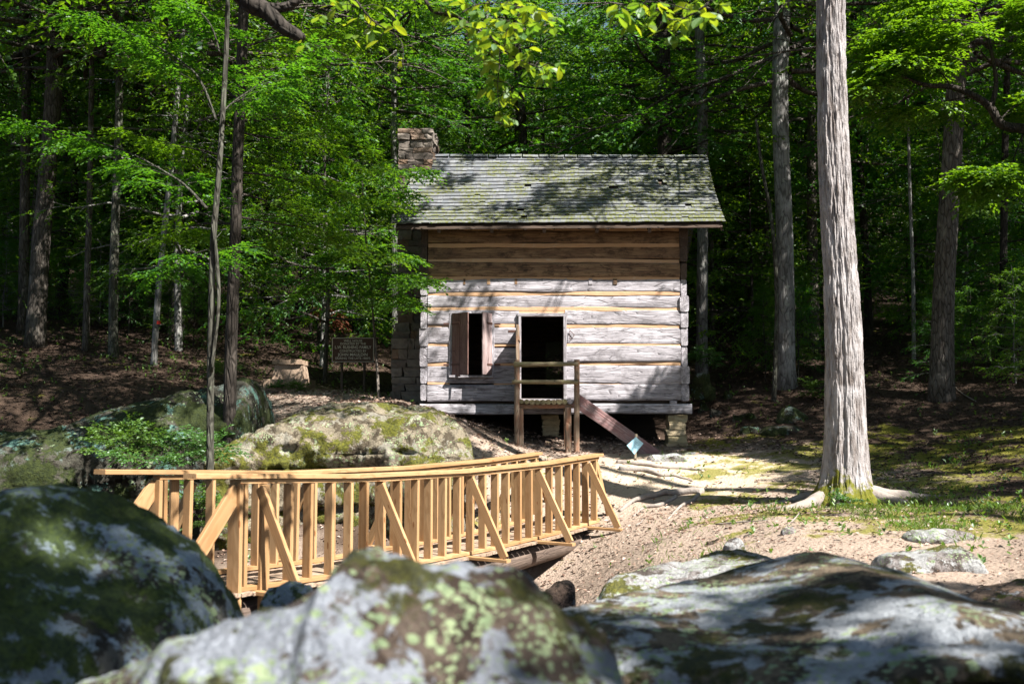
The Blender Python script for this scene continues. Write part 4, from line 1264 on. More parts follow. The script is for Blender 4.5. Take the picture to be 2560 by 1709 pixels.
# deck planks
k = 0
s = -.35
rngb = np.random.default_rng(3)
while s < BL + .3:
    w = .138
    c = bp(s + w / 2, 0, -.065 + rngb.uniform(-.004, .004))
    board("deck_plank", c - bn * .10, c + bn * (BW + .10), w, .036, M_DECK, bridge)
    s += w + .012
# railings
RH = 1.06
for rail_side, lat in ((0, 0.0), (1, BW)):
    out = -1 if rail_side == 0 else 1
    nb = 26 if rail_side == 0 else 25
    cuts = [-.05, 2.3, 4.6, 6.5, BL + .05] if rail_side == 0 else [-.05, 2.5, 4.8, 6.6, BL + .05]
    for a, b in zip(cuts[:-1], cuts[1:]):
        board("bottom_plate", bp(a + .002, lat, -.022), bp(b - .002, lat, -.022), .108, .044, M_PINE, bridge)
        board("top_plate", bp(a + .002, lat, RH - .069), bp(b - .002, lat, RH - .069), .108, .044, M_PINE, bridge)
    capcuts = [-.62, 1.7, 3.9, 6.1, BL + .16] if rail_side == 0 else [-.72, 1.9, 4.2, 6.2, BL + .12]
    for a, b in zip(capcuts[:-1], capcuts[1:]):
        board("rail_cap", bp(a + .001, lat, RH - .0225), bp(b - .001, lat, RH - .0225), .17, .046, M_PINE, bridge)
    for k in range(nb):
        s = .04 + (BL - .08) * k / (nb - 1) + (rngb.uniform(-.02, .02) if 0 < k < nb - 1 else 0)
        zb0 = -.002
        board("baluster", bp(s, lat, zb0), bp(s + rngb.uniform(-.012, .012), lat + rngb.uniform(-.004, .004), RH - .092), .044, .108, M_PINE, bridge, up=tuple(bn))
    # end posts bolted past the deck
    for s in (-.055, ):
        board("end_post", bp(s, lat, -.42), bp(s, lat, RH - .093), .045, .16, M_PINE, bridge, up=tuple(bn))
        board("end_post", bp(s + .30, lat + out * .078, -.42), bp(s + .30, lat + out * .078, RH - .093), .105, .042, M_PINE, bridge, up=tuple(bn))
    # raking end braces in line with the railing
    board("end_brace", bp(-.05, lat + out * .012, RH - .14), bp(-.72, lat + out * .012, .08), .045, .165, M_PINE, bridge, up=tuple(bn.cross(bdir)))
    board("end_brace", bp(BL + .04, lat, RH - .12), bp(BL + .50, lat, .02), .04, .09, M_PINE, bridge, up=tuple(bn.cross(bdir)))
    # outriggers with sloping braces
    for s in ([.18, 2.05, 3.92, 5.72, 7.35] if rail_side == 0 else [.5, 2.3, 4.1, 5.9, 7.4]):
        board("outrigger", bp(s, lat - out * .1, -.062), bp(s, lat + out * .66, -.062), .105, .040, M_PINE, bridge)
        board("brace", bp(s, lat + out * .085, RH - .12), bp(s, lat + out * .60, -.03), .105, .043, M_PINE, bridge, up=tuple(bdir))

# ------------------------------------------------------------------ foliage generators
def norm(a): return a / (np.linalg.norm(a, axis=-1, keepdims=True) + 1e-9)

def leaf_quads(pos, d, nrm_, ln, wd, fold=.12):
    """one folded rhombus per leaf"""
    w = norm(np.cross(nrm_, d))
    n = norm(np.cross(d, w))
    mid = pos + d * (ln * .45)[:, None]
    L = mid + w * (wd * .5)[:, None] + n * (wd * fold)[:, None]
    R = mid - w * (wd * .5)[:, None] + n * (wd * fold)[:, None]
    tip = pos + d * ln[:, None] - n * (ln * .08)[:, None]
    V = np.stack([pos, R, tip, L], 1).reshape(-1, 3)
    Q = np.arange(len(V)).reshape(-1, 4)
    return V, Q

def twig_leaves(rng, P0, D, L, nl, size, tilt=.35, droop=.25):
    """P0, D: (n,3), L: (n,) ; nl leaves on each twig, flat sprays"""
    n = len(P0)
    t = (np.arange(nl) + .6) / nl
    side = np.where(np.arange(nl) % 2 == 0, 1.0, -1.0)
    S = norm(np.cross(D, np.array([0, 0, 1.0])))
    pos = P0[:, None] + D[:, None] * (L[:, None] * t[None])[:, :, None]
    pos[:, :, 2] -= droop * L[:, None] * t[None] ** 2
    ang = rng.normal(.95, .25, (n, nl)) * (1 - .45 * t[None])
    d = D[:, None] * np.cos(ang)[:, :, None] + S[:, None] * (np.sin(ang) * side[None])[:, :, None]
    d = d + rng.normal(0, .15, d.shape)
    d[:, :, 2] -= .18
    d = norm(d)
    nn = np.array([0, 0, 1.0]) + rng.normal(0, tilt, d.shape)
    ln = size * rng.uniform(.65, 1.2, (n, nl))
    return pos.reshape(-1, 3), d.reshape(-1, 3), nn.reshape(-1, 3), ln.ravel()

class Leafer:
    """collects wood (tubes) and leaves of one crown"""
    def __init__(self, seed):
        self.rng = np.random.default_rng(seed)
        self.wood = MB()
        self.clear = False
        self.tilt, self.jit = .35, .14
        self.pos, self.d, self.n, self.ln = [], [], [], []
    def limb(self, base, d0, L, r0, nb=7, ntw=4, nl=9, size=.1, sag=.12, twl=.42, wood=True, sides=5, spread=1.0, t0=.22):
        rng = self.rng
        base = np.asarray(base, float); d0 = norm(np.asarray(d0, float))
        ts = np.linspace(0, 1, 6)
        wob = np.cumsum(rng.normal(0, .03 * L, (6, 3)), 0); wob[0] = 0
        pts = base + d0 * (L * ts)[:, None] + wob
        pts[:, 2] -= sag * L * ts ** 2
        def shown(q):
            if not self.clear: return True
            return lit(np.array([q[0] + KX * q[2]]), np.array([q[1] + KY * q[2]]))[0] < .3
        if wood and (not self.clear or (lit(pts[2:, 0] + KX * pts[2:, 2], pts[2:, 1] + KY * pts[2:, 2]) < .3).all()):
            self.wood.add(*tube(pts, r0 * (1 - .85 * ts), sides, cap=False))
        tw0, twd, twL = [], [], []
        for i in range(nb):
            t = t0 + (1 - t0) * (i + rng.uniform(0, .8)) / nb
            k = min(4, int(t * 5)); f = t * 5 - k
            p = pts[k] * (1 - f) + pts[k + 1] * f
            dl = norm(pts[k + 1] - pts[k])
            a = (1 if i % 2 else -1) * rng.uniform(.5, 1.15) * spread
            c, s = math.cos(a), math.sin(a)
            ds = np.array([dl[0] * c - dl[1] * s, dl[0] * s + dl[1] * c, dl[2] * .5 + rng.normal(0, self.jit * .86)])
            ds = norm(ds)
            Ls = L * (.46 * (1 - t) + .16) * rng.uniform(.7, 1.2)
            if wood and shown(p + ds * Ls * .6):
                e = p + ds * Ls; e[2] -= .1 * Ls
                self.wood.add(*tube([p, p + ds * Ls * .5, e], [r0 * .28, r0 * .18, r0 * .06], 3, cap=False))
            for j in range(ntw):
                tt = .25 + .75 * (j + rng.uniform(0, .7)) / ntw
                a2 = (1 if j % 2 else -1) * rng.uniform(.4, 1.1)
                c, s = math.cos(a2), math.sin(a2)
                q = p + ds * Ls * tt; q = q - np.array([0, 0, .1 * Ls * tt * tt])
                dt = np.array([ds[0] * c - ds[1] * s, ds[0] * s + ds[1] * c, ds[2] + rng.normal(0, self.jit) - .05])
                tw0.append(q); twd.append(norm(dt)); twL.append(twl * rng.uniform(.6, 1.25))
            tw0.append(p + ds * Ls * .85); twd.append(ds); twL.append(twl)
        if tw0:
            a_, b_, c_, l_ = twig_leaves(rng, np.array(tw0), np.array(twd), np.array(twL), nl, size, self.tilt)
            self.pos.append(a_); self.d.append(b_); self.n.append(c_); self.ln.append(l_)
    def leaf_arrays(self, keep=None, wratio=.62):
        pos = np.concatenate(self.pos); d = np.concatenate(self.d); n = np.concatenate(self.n); ln = np.concatenate(self.ln)
        if keep is not None:
            m = keep(pos)
            pos, d, n, ln = pos[m], d[m], n[m], ln[m]
        return leaf_quads(pos, d, n, ln, ln * wratio)

def crown(seed, z0, z1, R, nlimb, nb, ntw, nl, size, shape="round", elev=(.0, .5), twl=.45, r0=.05, trunk_r=.1):
    """crown about the Z axis between z0 and z1"""
    lf = Leafer(seed)
    lf.tilt, lf.jit = .75, .42
    for i in range(nlimb):
        f = (i + lf.rng.uniform(0, 1)) / nlimb
        az = i * 2.39996 + lf.rng.normal(0, .3)
        h = z0 + (z1 - z0) * f
        if shape == "round": prof = math.sqrt(max(.05, 1 - (2 * f - .75) ** 2 / 1.6))
        else: prof = 1 - .75 * f
        L = R * prof * lf.rng.uniform(.75, 1.2)
        el = elev[0] + (elev[1] - elev[0]) * f + lf.rng.normal(0, .12)
        lf.limb((0, 0, h), (math.cos(az) * math.cos(el), math.sin(az) * math.cos(el), math.sin(el)), L, r0 * (1 - .5 * f), nb, ntw, nl, size, .1, twl)
    return lf

# leaves cut from crowns where sunlight is wanted: sun-space footprint on the plane z = 0
KX, KY = -SUNV.x / SUNV.z, -SUNV.y / SUNV.z
GAPS = []
def gap(x, y, z, rx, ry=None, s=1.0):
    GAPS.append((x + KX * z, y + KY * z, rx, ry or rx, s))
# clearing, bridge and path
for f in np.linspace(-.1, 1.08, 8):
    q = bp(BL * f, .5)
    gap(q.x, q.y, q.z + .6, 1.9, 1.9, 1.0)
for a in ((2.5, 17.5, -.3, 2.1, 2.1, 1), (3.4, 15.4, -.6, 1.9, 2.0, 1), (3.7, 18.9, 0, 1.7, 1.6, 1), (2.0, 13, -.8, 2.1, 2.0, 1), (2.6, 10.4, -.6, 2.0, 2.0, 1), (4.6, 12.4, -.5, 1.7, 1.8, 1), (4.6, 10.0, -.4, 1.5, 1.5, .95)):
    gap(*a)
for x, z, r, s in ((.4, 1.6, 1.2, 1), (1.6, 2.2, 1.4, 1), (2.8, 2.4, 1.4, 1), (3.6, 2.0, 1.1, 1), (2.6, 3.3, 1.3, 1), (3.5, 3.3, 1.0, 1), (1.2, 3.2, 1.1, .85), (-.4, 1.6, .9, .85), (-1.3, 1.5, .8, .62), (-.5, 2.3, .7, .78), (.0, 3.2, 1.0, .7)):
    gap(x, 21.5, z, r, r * .8, s)
for x, y, z, r, s in ((-2.0, 22.3, 5.8, 1.3, .46), (-.8, 22.8, 6.2, 1.3, .46), (.6, 22.3, 5.8, 1.4, .36), (2.2, 22.3, 5.8, 1.5, .28), (3.8, 22.0, 5.6, 1.4, .34), (-1.5, 21.4, 5.1, 1.0, .32), (-.2, 23.6, 6.8, 1.1, .48), (1.6, 23.5, 6.7, 1.1, .28)):
    gap(x, y, z, r, r, s)
gap(-1.8, 15.9, .9, 1.6, 1.5, .80); gap(-3.1, 15.6, .7, 1.3, 1.3, .62); gap(-.9, 15.4, .6, 1.0, 1.2, .75)
for z in (0, 1.2, 2.4, 3.6, 4.8, 6.0, 7.2, 8.4):
    gap(5.05, 15.0, z - .3, .85, .85, 1.0 if z < 6 else .75)
gap(-.25, 2.3, .4, 1.2, .9, .62); gap(-.95, 2.2, .4, .55, .55, .9); gap(.55, 2.4, .35, .7, .7, .58)
gap(1.9, 4.5, .2, .75, .4, .8); gap(.9, 4.6, .1, .8, .45, .88); gap(2.6, 3.4, .15, .8, .6, .7); gap(1.2, 3.6, .15, .5, .35, .6); gap(1.5, 7.8, -.4, 1.5, 1.0, 1); gap(3.9, 9.0, -.4, .9, .9, .9)
gap(-4.0, 22.4, 1.2, 1.3, .9, .72); gap(-5.4, 24.0, 1.7, 1.1, .9, 1.0); gap(-3.2, 20.6, 1.05, .9, .6, .7)
gap(-4.5, 14.6, 0.2, .8, .8, .85)
gap(-7.5, 20.5, 1.2, 1.0, .5, .45); gap(7.2, 13.2, -.3, 1.3, .9, .55); gap(8.0, 16.0, 0, 1.2, .7, .45)
gap(0.1, 7.8, 3.6, 1.4, 1.2, .9); gap(1.2, 7.0, 3.6, 1.0, 1.0, .9)
gap(7.2, 17.0, 6.6, 2.0, 1.6, .85); gap(8.2, 17.0, 5.6, 1.6, 1.4, .8)
def lit(gx_, gy_):
    r = np.zeros_like(gx_)
    for (cx, cy_, rx, ry, s) in GAPS:
        d = np.sqrt(((gx_ - cx) / rx) ** 2 + ((gy_ - cy_) / ry) ** 2)
        r = np.maximum(r, s * np.clip((1.22 - d) / .40, 0, 1))
    return r
def canopy_keep(off):  # drops crown leaves that would shade the chosen sunlit spots
    def f(pos):
        q = pos + off
        gx_ = q[:, 0] + KX * q[:, 2]; gy_ = q[:, 1] + KY * q[:, 2]
        p = np.stack([gx_, gy_, gx_ * 0], 1)
        nz = .5 + .5 * fbm(p * 1.15, 201, 3, .6) * 1.7
        return nz > lit(gx_, gy_) * 1.0 - .02
    return f

def trunk_mesh(name, pts, r0, r1, sides=14, flare=1.5, seed=0, amp=.06, power=1.0):
    n = 26
    C = catmull(pts, n)
    h = np.linspace(0, 1, n)
    dist = np.linalg.norm(C - C[0], axis=1)
    r = r0 + (r1 - r0) * h ** power
    r = r * (1 + (flare - 1) * np.exp(-dist / (r0 * 2.6)))
    V, Q, T = tube(C, r, sides)
    ax = np.repeat(C, sides, 0)
    rad = V[:n * sides] - ax
    k = 1 + amp * fbm(np.concatenate([rad[:, :2] / (r0 + 1e-3) * 1.2, V[:n * sides, 2:3] * .5], 1) + seed * 3.3, 91, 3) * 1.6
    V[:n * sides] = ax + rad * k[:, None]
    return V, Q, T

def _path(self, pts, r0, nb=10, ntw=4, nl=9, size=.09, twl=.4, reach=.9, sides=5, t0=.15, wood=True, taper=.85):
    rng = self.rng
    C = catmull([tuple(p) for p in pts], 16)
    ts = np.linspace(0, 1, 16)
    if wood: self.wood.add(*tube(C, r0 * (1 - taper * ts), sides, cap=True))
    for i in range(nb):
        t = t0 + (1 - t0) * (i + rng.uniform(0, .8)) / nb
        k = min(14, int(t * 15)); f = t * 15 - k
        p = C[k] * (1 - f) + C[k + 1] * f
        dl = norm(C[k + 1] - C[k])
        a = (1 if i % 2 else -1) * rng.uniform(.4, 1.2)
        c, s = math.cos(a), math.sin(a)
        d = np.array([dl[0] * c - dl[1] * s, dl[0] * s + dl[1] * c, dl[2] * .4 + rng.normal(0, .15)])
        self.limb(p, d, reach * rng.uniform(.6, 1.2) * (1.15 - .5 * t), r0 * .3, 5, ntw, nl, size, .1, twl, wood=wood, sides=3)
Leafer.path = _path

def tree_parts(root, lf, bark, leafmat, keep=None, trunk=None, wratio=.62, crown_name="crown"):
    """trunk (with its limbs) and crown of one tree, given in world space"""
    mb = MB()
    if trunk is not None: mb.add(*trunk)
    if lf is not None and lf.wood.n: mb.add(*lf.wood.arrays())
    o = part("trunk", mb.mesh("trunk", True), bark, root)
    if lf is not None and lf.pos:
        V, Q = lf.leaf_arrays(keep, wratio)
        if len(V): part(crown_name, new_mesh(crown_name, V, Q), leafmat, root)
    return o

# ------------------------------------------------------------------ the tall tree in the sun
HB = P(2117, 1240, 15.0)
HB.z = gz(HB.x, HB.y)
hero = thing("tall_tree", HB, "tall sunlit tree with flaky pale bark and mossy flared roots in the clearing", "tree")
htop = P(2076, 0, 15.0)
hd = (htop - HB) / (htop.z - HB.z)
def hero_c(z): 
    p = HB + hd * (z - HB.z)
    return np.array([p.x + .03 * math.sin(z * .9), p.y, z])
nz_, na_ = 520, 220
zz_ = HB.z - .25 + (14.0) * (np.linspace(0, 1, nz_) ** 1.25)
aa_ = np.arange(na_) / na_ * 2 * math.pi
C = np.array([hero_c(z) for z in zz_])
hgt = zz_ - HB.z
rr = np.interp(hgt, [-.3, 0, .25, .5, 1, 2, 4, 7, 10, 14], [.56, .46, .375, .335, .300, .268, .228, .200, .18, .14])
root_dirs = [3.35, 4.35, 5.35, .25, 1.6, 2.5]
lobes = sum(np.exp(-((np.angle(np.exp(1j * (aa_ - r)))) / .26) ** 2) for r in root_dirs)
lob = np.exp(-np.clip(hgt, -.2, None) / .23)[:, None] * lobes[None] * .34
A, Z = np.meshgrid(aa_, hgt)
pq = np.stack([np.cos(A) * 4.5, np.sin(A) * 4.5, Z * .55], -1).reshape(-1, 3)
ridge = 1 - np.abs(fbm(pq * np.array([1.6, 1.6, 1.0]), 301, 4, .55)) * 2.2
plates = fbm(np.stack([np.cos(A) * 7, np.sin(A) * 7, Z * 2.6], -1).reshape(-1, 3), 311, 2)
plates = np.clip(plates * 6, -1, 1)
flk = np.interp(Z.ravel(), [-.3, 1.2, 4, 14], [.35, .5, 1.0, 1.2])
fl2 = fbm(np.stack([np.cos(A) * 14, np.sin(A) * 14, Z * 6.0], -1).reshape(-1, 3), 317, 3)
dis = (ridge * .007 + plates * .010 * flk + np.clip(fl2 * 6, -1, 1) * .006).reshape(nz_, na_)
# a long hollow groove on the shaded side of the face
gro = np.exp(-((np.angle(np.exp(1j * (A - (4.30 + .05 * np.sin(Z * .7)))))) / .10) ** 2) * np.interp(Z, [0, .3, 3, 4.5], [1, 1, .7, 0]) * .035
Rm = rr[:, None] * (1 + lob) + dis - gro
V = np.stack([C[:, 0:1] + np.cos(A) * Rm, C[:, 1:2] + np.sin(A) * Rm, np.repeat(zz_[:, None], na_, 1)], -1).reshape(-1, 3)
ii = np.arange(nz_ * na_).reshape(nz_, na_)
Q = np.stack([ii[:-1], np.roll(ii, -1, 1)[:-1], np.roll(ii, -1, 1)[1:], ii[1:]], -1).reshape(-1, 4)
part("trunk", new_mesh("trunk", V, Q, None, False), M_HERO, hero)
def ground_path(pp, lift=.02):
    out = []
    for (x, y) in pp: out.append((x, y, gz(x, y) + lift))
    return out
def px_path(lst):
    return [(h.x, h.y) for h in (ground_hit(a, b) for a, b in lst)]
for k, (a, L, r) in enumerate(((3.35, 1.25, .12), (5.25, .95, .13), (5.75, .9, .07), (.05, 1.35, .11), (4.35, .5, .10), (2.5, 1.0, .1), (1.5, 1.0, .1))):
    pts = []
    for j in range(7):
        f = j / 6
        x = HB.x + math.cos(a + .25 * math.sin(f * 3 + k)) * (.34 + L * f); y = HB.y + math.sin(a + .25 * math.sin(f * 3 + k)) * (.34 + L * f)
        pts.append((x, y, gz(x, y) + (.12 * (1 - f) ** 2 - .05 * f)))
    V, Q, T = tube(catmull(pts, 22), r * (1 - .72 * np.linspace(0, 1, 22)), 12)
    V += (fbm(V * 9, 400 + k, 3) * .025)[:, None] * np.array([.6, .6, 1])
    part("root", new_mesh("root", V, Q, T, True), M_ROOT, hero)
lf = Leafer(77)  # crown spread to shade roof and left foliage; leaves dropped over sunlit spots
lf.clear = True
for i in range(36):
    az = i * 2.4 + .5
    h = 9.0 + i * .25
    c = hero_c(h)
    el = lf.rng.uniform(.05, .55)
    lf.limb(c, (math.cos(az) * math.cos(el), math.sin(az) * math.cos(el), math.sin(el)), lf.rng.uniform(3.4, 6.8), .09, 10, 4, 7, .18, .06, .65)
V, Q = lf.leaf_arrays(canopy_keep(np.zeros(3)))
part("limbs", lf.wood.mesh("limbs", True), M_BARK_PALE, hero)
part("crown", new_mesh("crown", V, Q), M_LEAF_CANOPY, hero)

# surface roots crossing the clearing
def surf_root(label, px, r, seed, lift=.02):
    pts = ground_path(px_path(px), lift)
    n = 30
    C = catmull(pts, n)
    C[:, 2] = ground_np(C[:, 0], C[:, 1]) + lift * np.sin(np.linspace(.25, math.pi - .05, n))
    V, Q, T = tube(C, r * (1 - .6 * np.linspace(0, 1, n)), 10)
    V += (fbm(V * 8, seed, 3) * r * .5)[:, None] * np.array([.5, .5, 1])
    return solo("surface_root", V, Q, T, M_ROOT, label, "root")
surf_root("thick pale root bending down at the bridge end", [(1760, 1232), (1690, 1236), (1640, 1245), (1580, 1258), (1548, 1280)], .075, 501, .05)
surf_root("thinner bare root below the thick pale root", [(1690, 1250), (1650, 1266), (1610, 1272), (1582, 1296)], .04, 502, .03)
surf_root("short forked root in moss right of the other bare roots", [(1755, 1233), (1728, 1258), (1705, 1272), (1690, 1280), (1668, 1304)], .035, 503, .03)
surf_root("long low root step nearest the slanting board", [(1542, 1160), (1590, 1166), (1640, 1172), (1700, 1176), (1760, 1182)], .05, 504, .03)
surf_root("knotted root step between the long step and trunk shadow", [(1548, 1176), (1610, 1182), (1650, 1190), (1690, 1196), (1730, 1206)], .055, 505, .03)

# ------------------------------------------------------------------ crown and trunk variants for the wood
def variant(seed, tall):
    if tall:
        lf = crown(seed, 4.5 + (seed % 3), 19, 3.7, 40, 8, 4, 10, .13, "round", (-.1, .6), .55, .07)
        tr = trunk_mesh("t", [(0, 0, -.4), (.05, .05, 5), (-.08, .1, 11), (.1, 0, 18.5)], .20, .04, 12, 1.6, seed)
        lm = M_LEAF_FOREST
    else:
        lf = crown(seed, .9, 6.4, 2.5, 26, 7, 4, 10, .09, "cone", (-.05, .45), .45, .03)
        tr = trunk_mesh("t", [(0, 0, -.3), (.06, -.04, 2), (-.05, .05, 4.4), (.05, 0, 6.6)], .055, .012, 8, 1.4, seed)
        lm = M_LEAF_UNDER
    V, Q = lf.leaf_arrays()
    c = new_mesh("crown", V, Q); c.materials.append(lm)
    mb = MB(); mb.add(*tr); mb.add(*lf.wood.arrays())
    trm = mb.mesh("trunk", True)
    wd = lf.wood.mesh("limbs", True); wd.materials.append(M_BARK)
    return c, trm, wd
TALL = [variant(s, True) for s in (1, 2, 3)]
UNDER = [variant(s, False) for s in (11, 12, 13, 14)]
def mid_variant(seed):
    lf = crown(seed, 1.6, 11.0, 3.1, 46, 8, 4, 10, .09, "round", (-.05, .5), .5, .045)
    tr = trunk_mesh("t", [(0, 0, -.3), (.08, -.05, 3), (-.06, .08, 7), (.06, 0, 11.2)], .09, .02, 10, 1.4, seed)
    V, Q = lf.leaf_arrays()
    c = new_mesh("crown", V, Q); c.materials.append(M_LEAF_UNDER)
    mb = MB(); mb.add(*tr); mb.add(*lf.wood.arrays())
    return c, mb.mesh("trunk", True), None
MID = [mid_variant(s) for s in (61, 62, 63)]
WIDE = []  # spread crowns made to shade the wood, thinned in clumps for sun flecks
for sd in (41, 42):
    lf_ = crown(sd, 7.6, 16.5, 6.2, 44, 10, 4, 8, .16, "round", (-.05, .5), .6, .08)
    V, Q = lf_.leaf_arrays(lambda q: fbm(q * .55, sd, 3) > .0)
    c_ = new_mesh("crown", V, Q); c_.materials.append(M_LEAF_FOREST)
    w_ = lf_.wood.mesh("limbs", True); w_.materials.append(M_BARK)
    WIDE.append((c_, w_))
TRUNKS = {}
def trunk_of(kind, i, bark):
    key = (kind, i, bark.name)
    if key not in TRUNKS:
        me = {"tall": TALL, "mid": MID, "under": UNDER}[kind][i][1].copy()
        me.materials.append(bark); TRUNKS[key] = me
    return TRUNKS[key]

occupied = []
def wood_tree(x, y, kind, i, rot, sc, bark, label, group, name, crown_mesh=True):
    z = gz(x, y)
    root = thing(name, (x, y, z), label, "tree" if kind in ("tall", "mid") else ("shrub" if name == "woodland_shrub" else "sapling"), group)
    M = Matrix.Translation((x, y, z)) @ Matrix.Rotation(rot, 4, 'Z') @ Matrix.Diagonal((sc[0], sc[0], sc[1], 1))
    link("trunk", trunk_of(kind, i, bark), M, root)
    if crown_mesh: link("crown", {"tall": TALL, "mid": MID, "under": UNDER}[kind][i][0], M, root)
    occupied.append((x, y))
    return root

def named_tree(name, label, path, w_px, Y, bark, crown_i=0, zc=0.0, crown_sc=.62, seed=1, wtop=None, base=None, ext=True):
    """path: [(px, py)] from base upwards, at depth Y; extends on up out of the picture"""
    b = ground_hit(*path[0]) if Y is None else P(path[0][0], path[0][1], Y)
    Yd = b.y
    pts = [P(a[0], a[1], Yd) for a in path]
    b = pts[0].copy(); b.z = gz(b.x, b.y)
    pts[0] = Vector((b.x, b.y, b.z - .3))
    d = (pts[-1] - pts[-2]).normalized()
    ztop = max(16.0, b.z + 15)
    if ext and pts[-1].z < ztop:
        k = (ztop - pts[-1].z) / max(.3, d.z)
        pts.append(pts[-1] + d * k * .5); pts.append(pts[-1] + d * k * .5)
    r0 = w_px / 2 / FPX * Yd
    r1 = (wtop or w_px * .55) / 2 / FPX * Yd
    root = thing(name, b, label, "tree")
    V, Q, T = trunk_mesh("trunk", [tuple(p) for p in pts], r0, r1, 18, 1.35, seed, .05)
    part("trunk", new_mesh("trunk", V, Q, T, True), bark, root)
    if crown_i is not None:
        t = pts[-1]
        m_ = (pts[-2] + pts[-1]) / 2
        M = Matrix.Translation((m_.x, m_.y, b.z)) @ Matrix.Rotation(seed * 1.7, 4, 'Z')
        if seed in (2, 3, 7, 8, 9, 10):
            M = Matrix.Translation((m_.x, m_.y, b.z + 3.4)) @ Matrix.Rotation(seed * 1.7, 4, 'Z') @ Matrix.Diagonal((.9, .9, .66, 1))
            link("crown", TALL[seed % 3][0], M, root)
            link("limbs", TALL[seed % 3][2], M, root)
        else:
            link("crown", WIDE[seed % 2][0], M, root)
            link("limbs", WIDE[seed % 2][1], M, root)
    occupied.append((b.x, b.y))
    return root

named_tree("forest_tree", "thick straight dark trunk rising behind the roof near its far end", [(1664, 900), (1662, 380), (1656, 0)], 42, 27.2, M_BARK_DARK, 0, seed=2)
named_tree("forest_tree", "pale sun flecked trunk beside the gable end of the roof", [(1752, 900), (1757, 390), (1748, 60), (1745, -60)], 29, 27.0, M_BARK_PALE, 1, seed=3)
named_tree("forest_tree", "broad grey dappled trunk between cabin and tall sunlit tree", [(1965, 950), (1962, 600), (1950, 250), (1958, -30)], 44, 25.0, M_BARK_PALE, 2, seed=4, wtop=36)
named_tree("forest_tree", "slender leaning stem against the broad grey trunk", [(1932, 962), (1942, 760), (1930, 560), (1905, 420), (1890, 300)], 12, 24.0, M_BARK_LICHEN, None, seed=5, ext=False)
named_tree("forest_tree", "stout dark trunk with a sunlit middle right of the tall tree", [(2352, 985), (2360, 700), (2378, 420), (2392, 180), (2400, -30)], 54, 22.5, M_BARK, 0, seed=6, wtop=36)
named_tree("forest_tree", "white barked trunk standing just behind the chimney", [(988, 900), (985, 420), (984, 250), (988, 60), (990, -40)], 16, 29.0, M_BARK_PALE, 1, seed=7, wtop=12)
named_tree("forest_tree", "dark trunk above the roof middle behind the bright leaves", [(1305, 900), (1308, 380), (1296, 200), (1292, -40)], 26, 31.0, M_BARK_DARK, 2, seed=8)
named_tree("forest_tree", "thin dark paired trunk above the roof right of centre", [(1592, 900), (1590, 380), (1578, 180), (1570, -30)], 18, 33.0, M_BARK_DARK, 0, seed=9)
named_tree("forest_tree", "dark trunk close behind the roof beside the chimney top", [(1172, 900), (1170, 380), (1168, 150), (1165, -40)], 17, 34.0, M_BARK_DARK, 1, seed=10)
named_tree("forest_tree", "big rough trunk with sunlit foot at the far left of the wood", [(88, 868), (100, 650), (120, 420), (135, 200), (140, -30)], 46, None, M_BARK, 0, seed=11, wtop=34)
named_tree("forest_tree", "outermost shaded trunk behind the big rough trunk", [(58, 835), (62, 500), (66, 200), (70, -30)], 26, None, M_BARK, 1, seed=12)
named_tree("forest_tree", "slim grey trunk beside a broken stump in the shade", [(214, 876), (218, 700), (224, 500), (228, 250), (232, -20)], 17, None, M_BARK, 2, seed=13)
named_tree("forest_tree", "trunk with a bright sunlit patch at mid height", [(284, 893), (284, 700), (290, 500), (298, 250), (300, -20)], 24, None, M_BARK_LICHEN, 0, seed=14)
e_tree = named_tree("forest_tree", "pale leaning trunk with a small red blaze", [(384, 915), (392, 780), (408, 600), (424, 460), (436, 330), (455, 100), (470, -40)], 16, None, M_BARK_PALE, 1, seed=15, wtop=10)
eb = WM[e_tree.name].translation
board("blaze", P(392, 806, eb.y - .12), P(401, 806, eb.y - .12), .01, .085, M_BLAZE, e_tree)
named_tree("forest_tree", "dark trunk leaning in the gloom behind the slim grey trunk", [(140, 860), (160, 700), (180, 560), (190, 400), (195, 200), (200, -30)], 22, 33, M_BARK_DARK, 2, seed=16)
named_tree("forest_tree", "dim trunk standing beyond the brown sign", [(800, 890), (802, 700), (806, 500), (808, 250)], 17, 30, M_BARK_DARK, 2, seed=17)
named_tree("forest_tree", "thin straight trunk between well and leaning pale trunk", [(640, 880), (640, 650), (644, 400), (648, 100)], 13, 33, M_BARK, 1, seed=18)
named_tree("forest_tree", "forked dark trunk just right of the tall sunlit tree", [(2175, 900), (2165, 650), (2150, 400), (2140, 150)], 20, 32, M_BARK_DARK, 0, seed=19)
named_tree("forest_tree", "thin pale stem beside the stout dark trunk", [(2285, 930), (2283, 700), (2276, 520), (2270, 300)], 10, 27, M_BARK_PALE, None, seed=20)
named_tree("forest_tree", "narrow shaded trunk near the picture edge at right", [(2500, 1000), (2508, 700), (2512, 400), (2520, 100)], 20, 25, M_BARK_DARK, 2, seed=21)

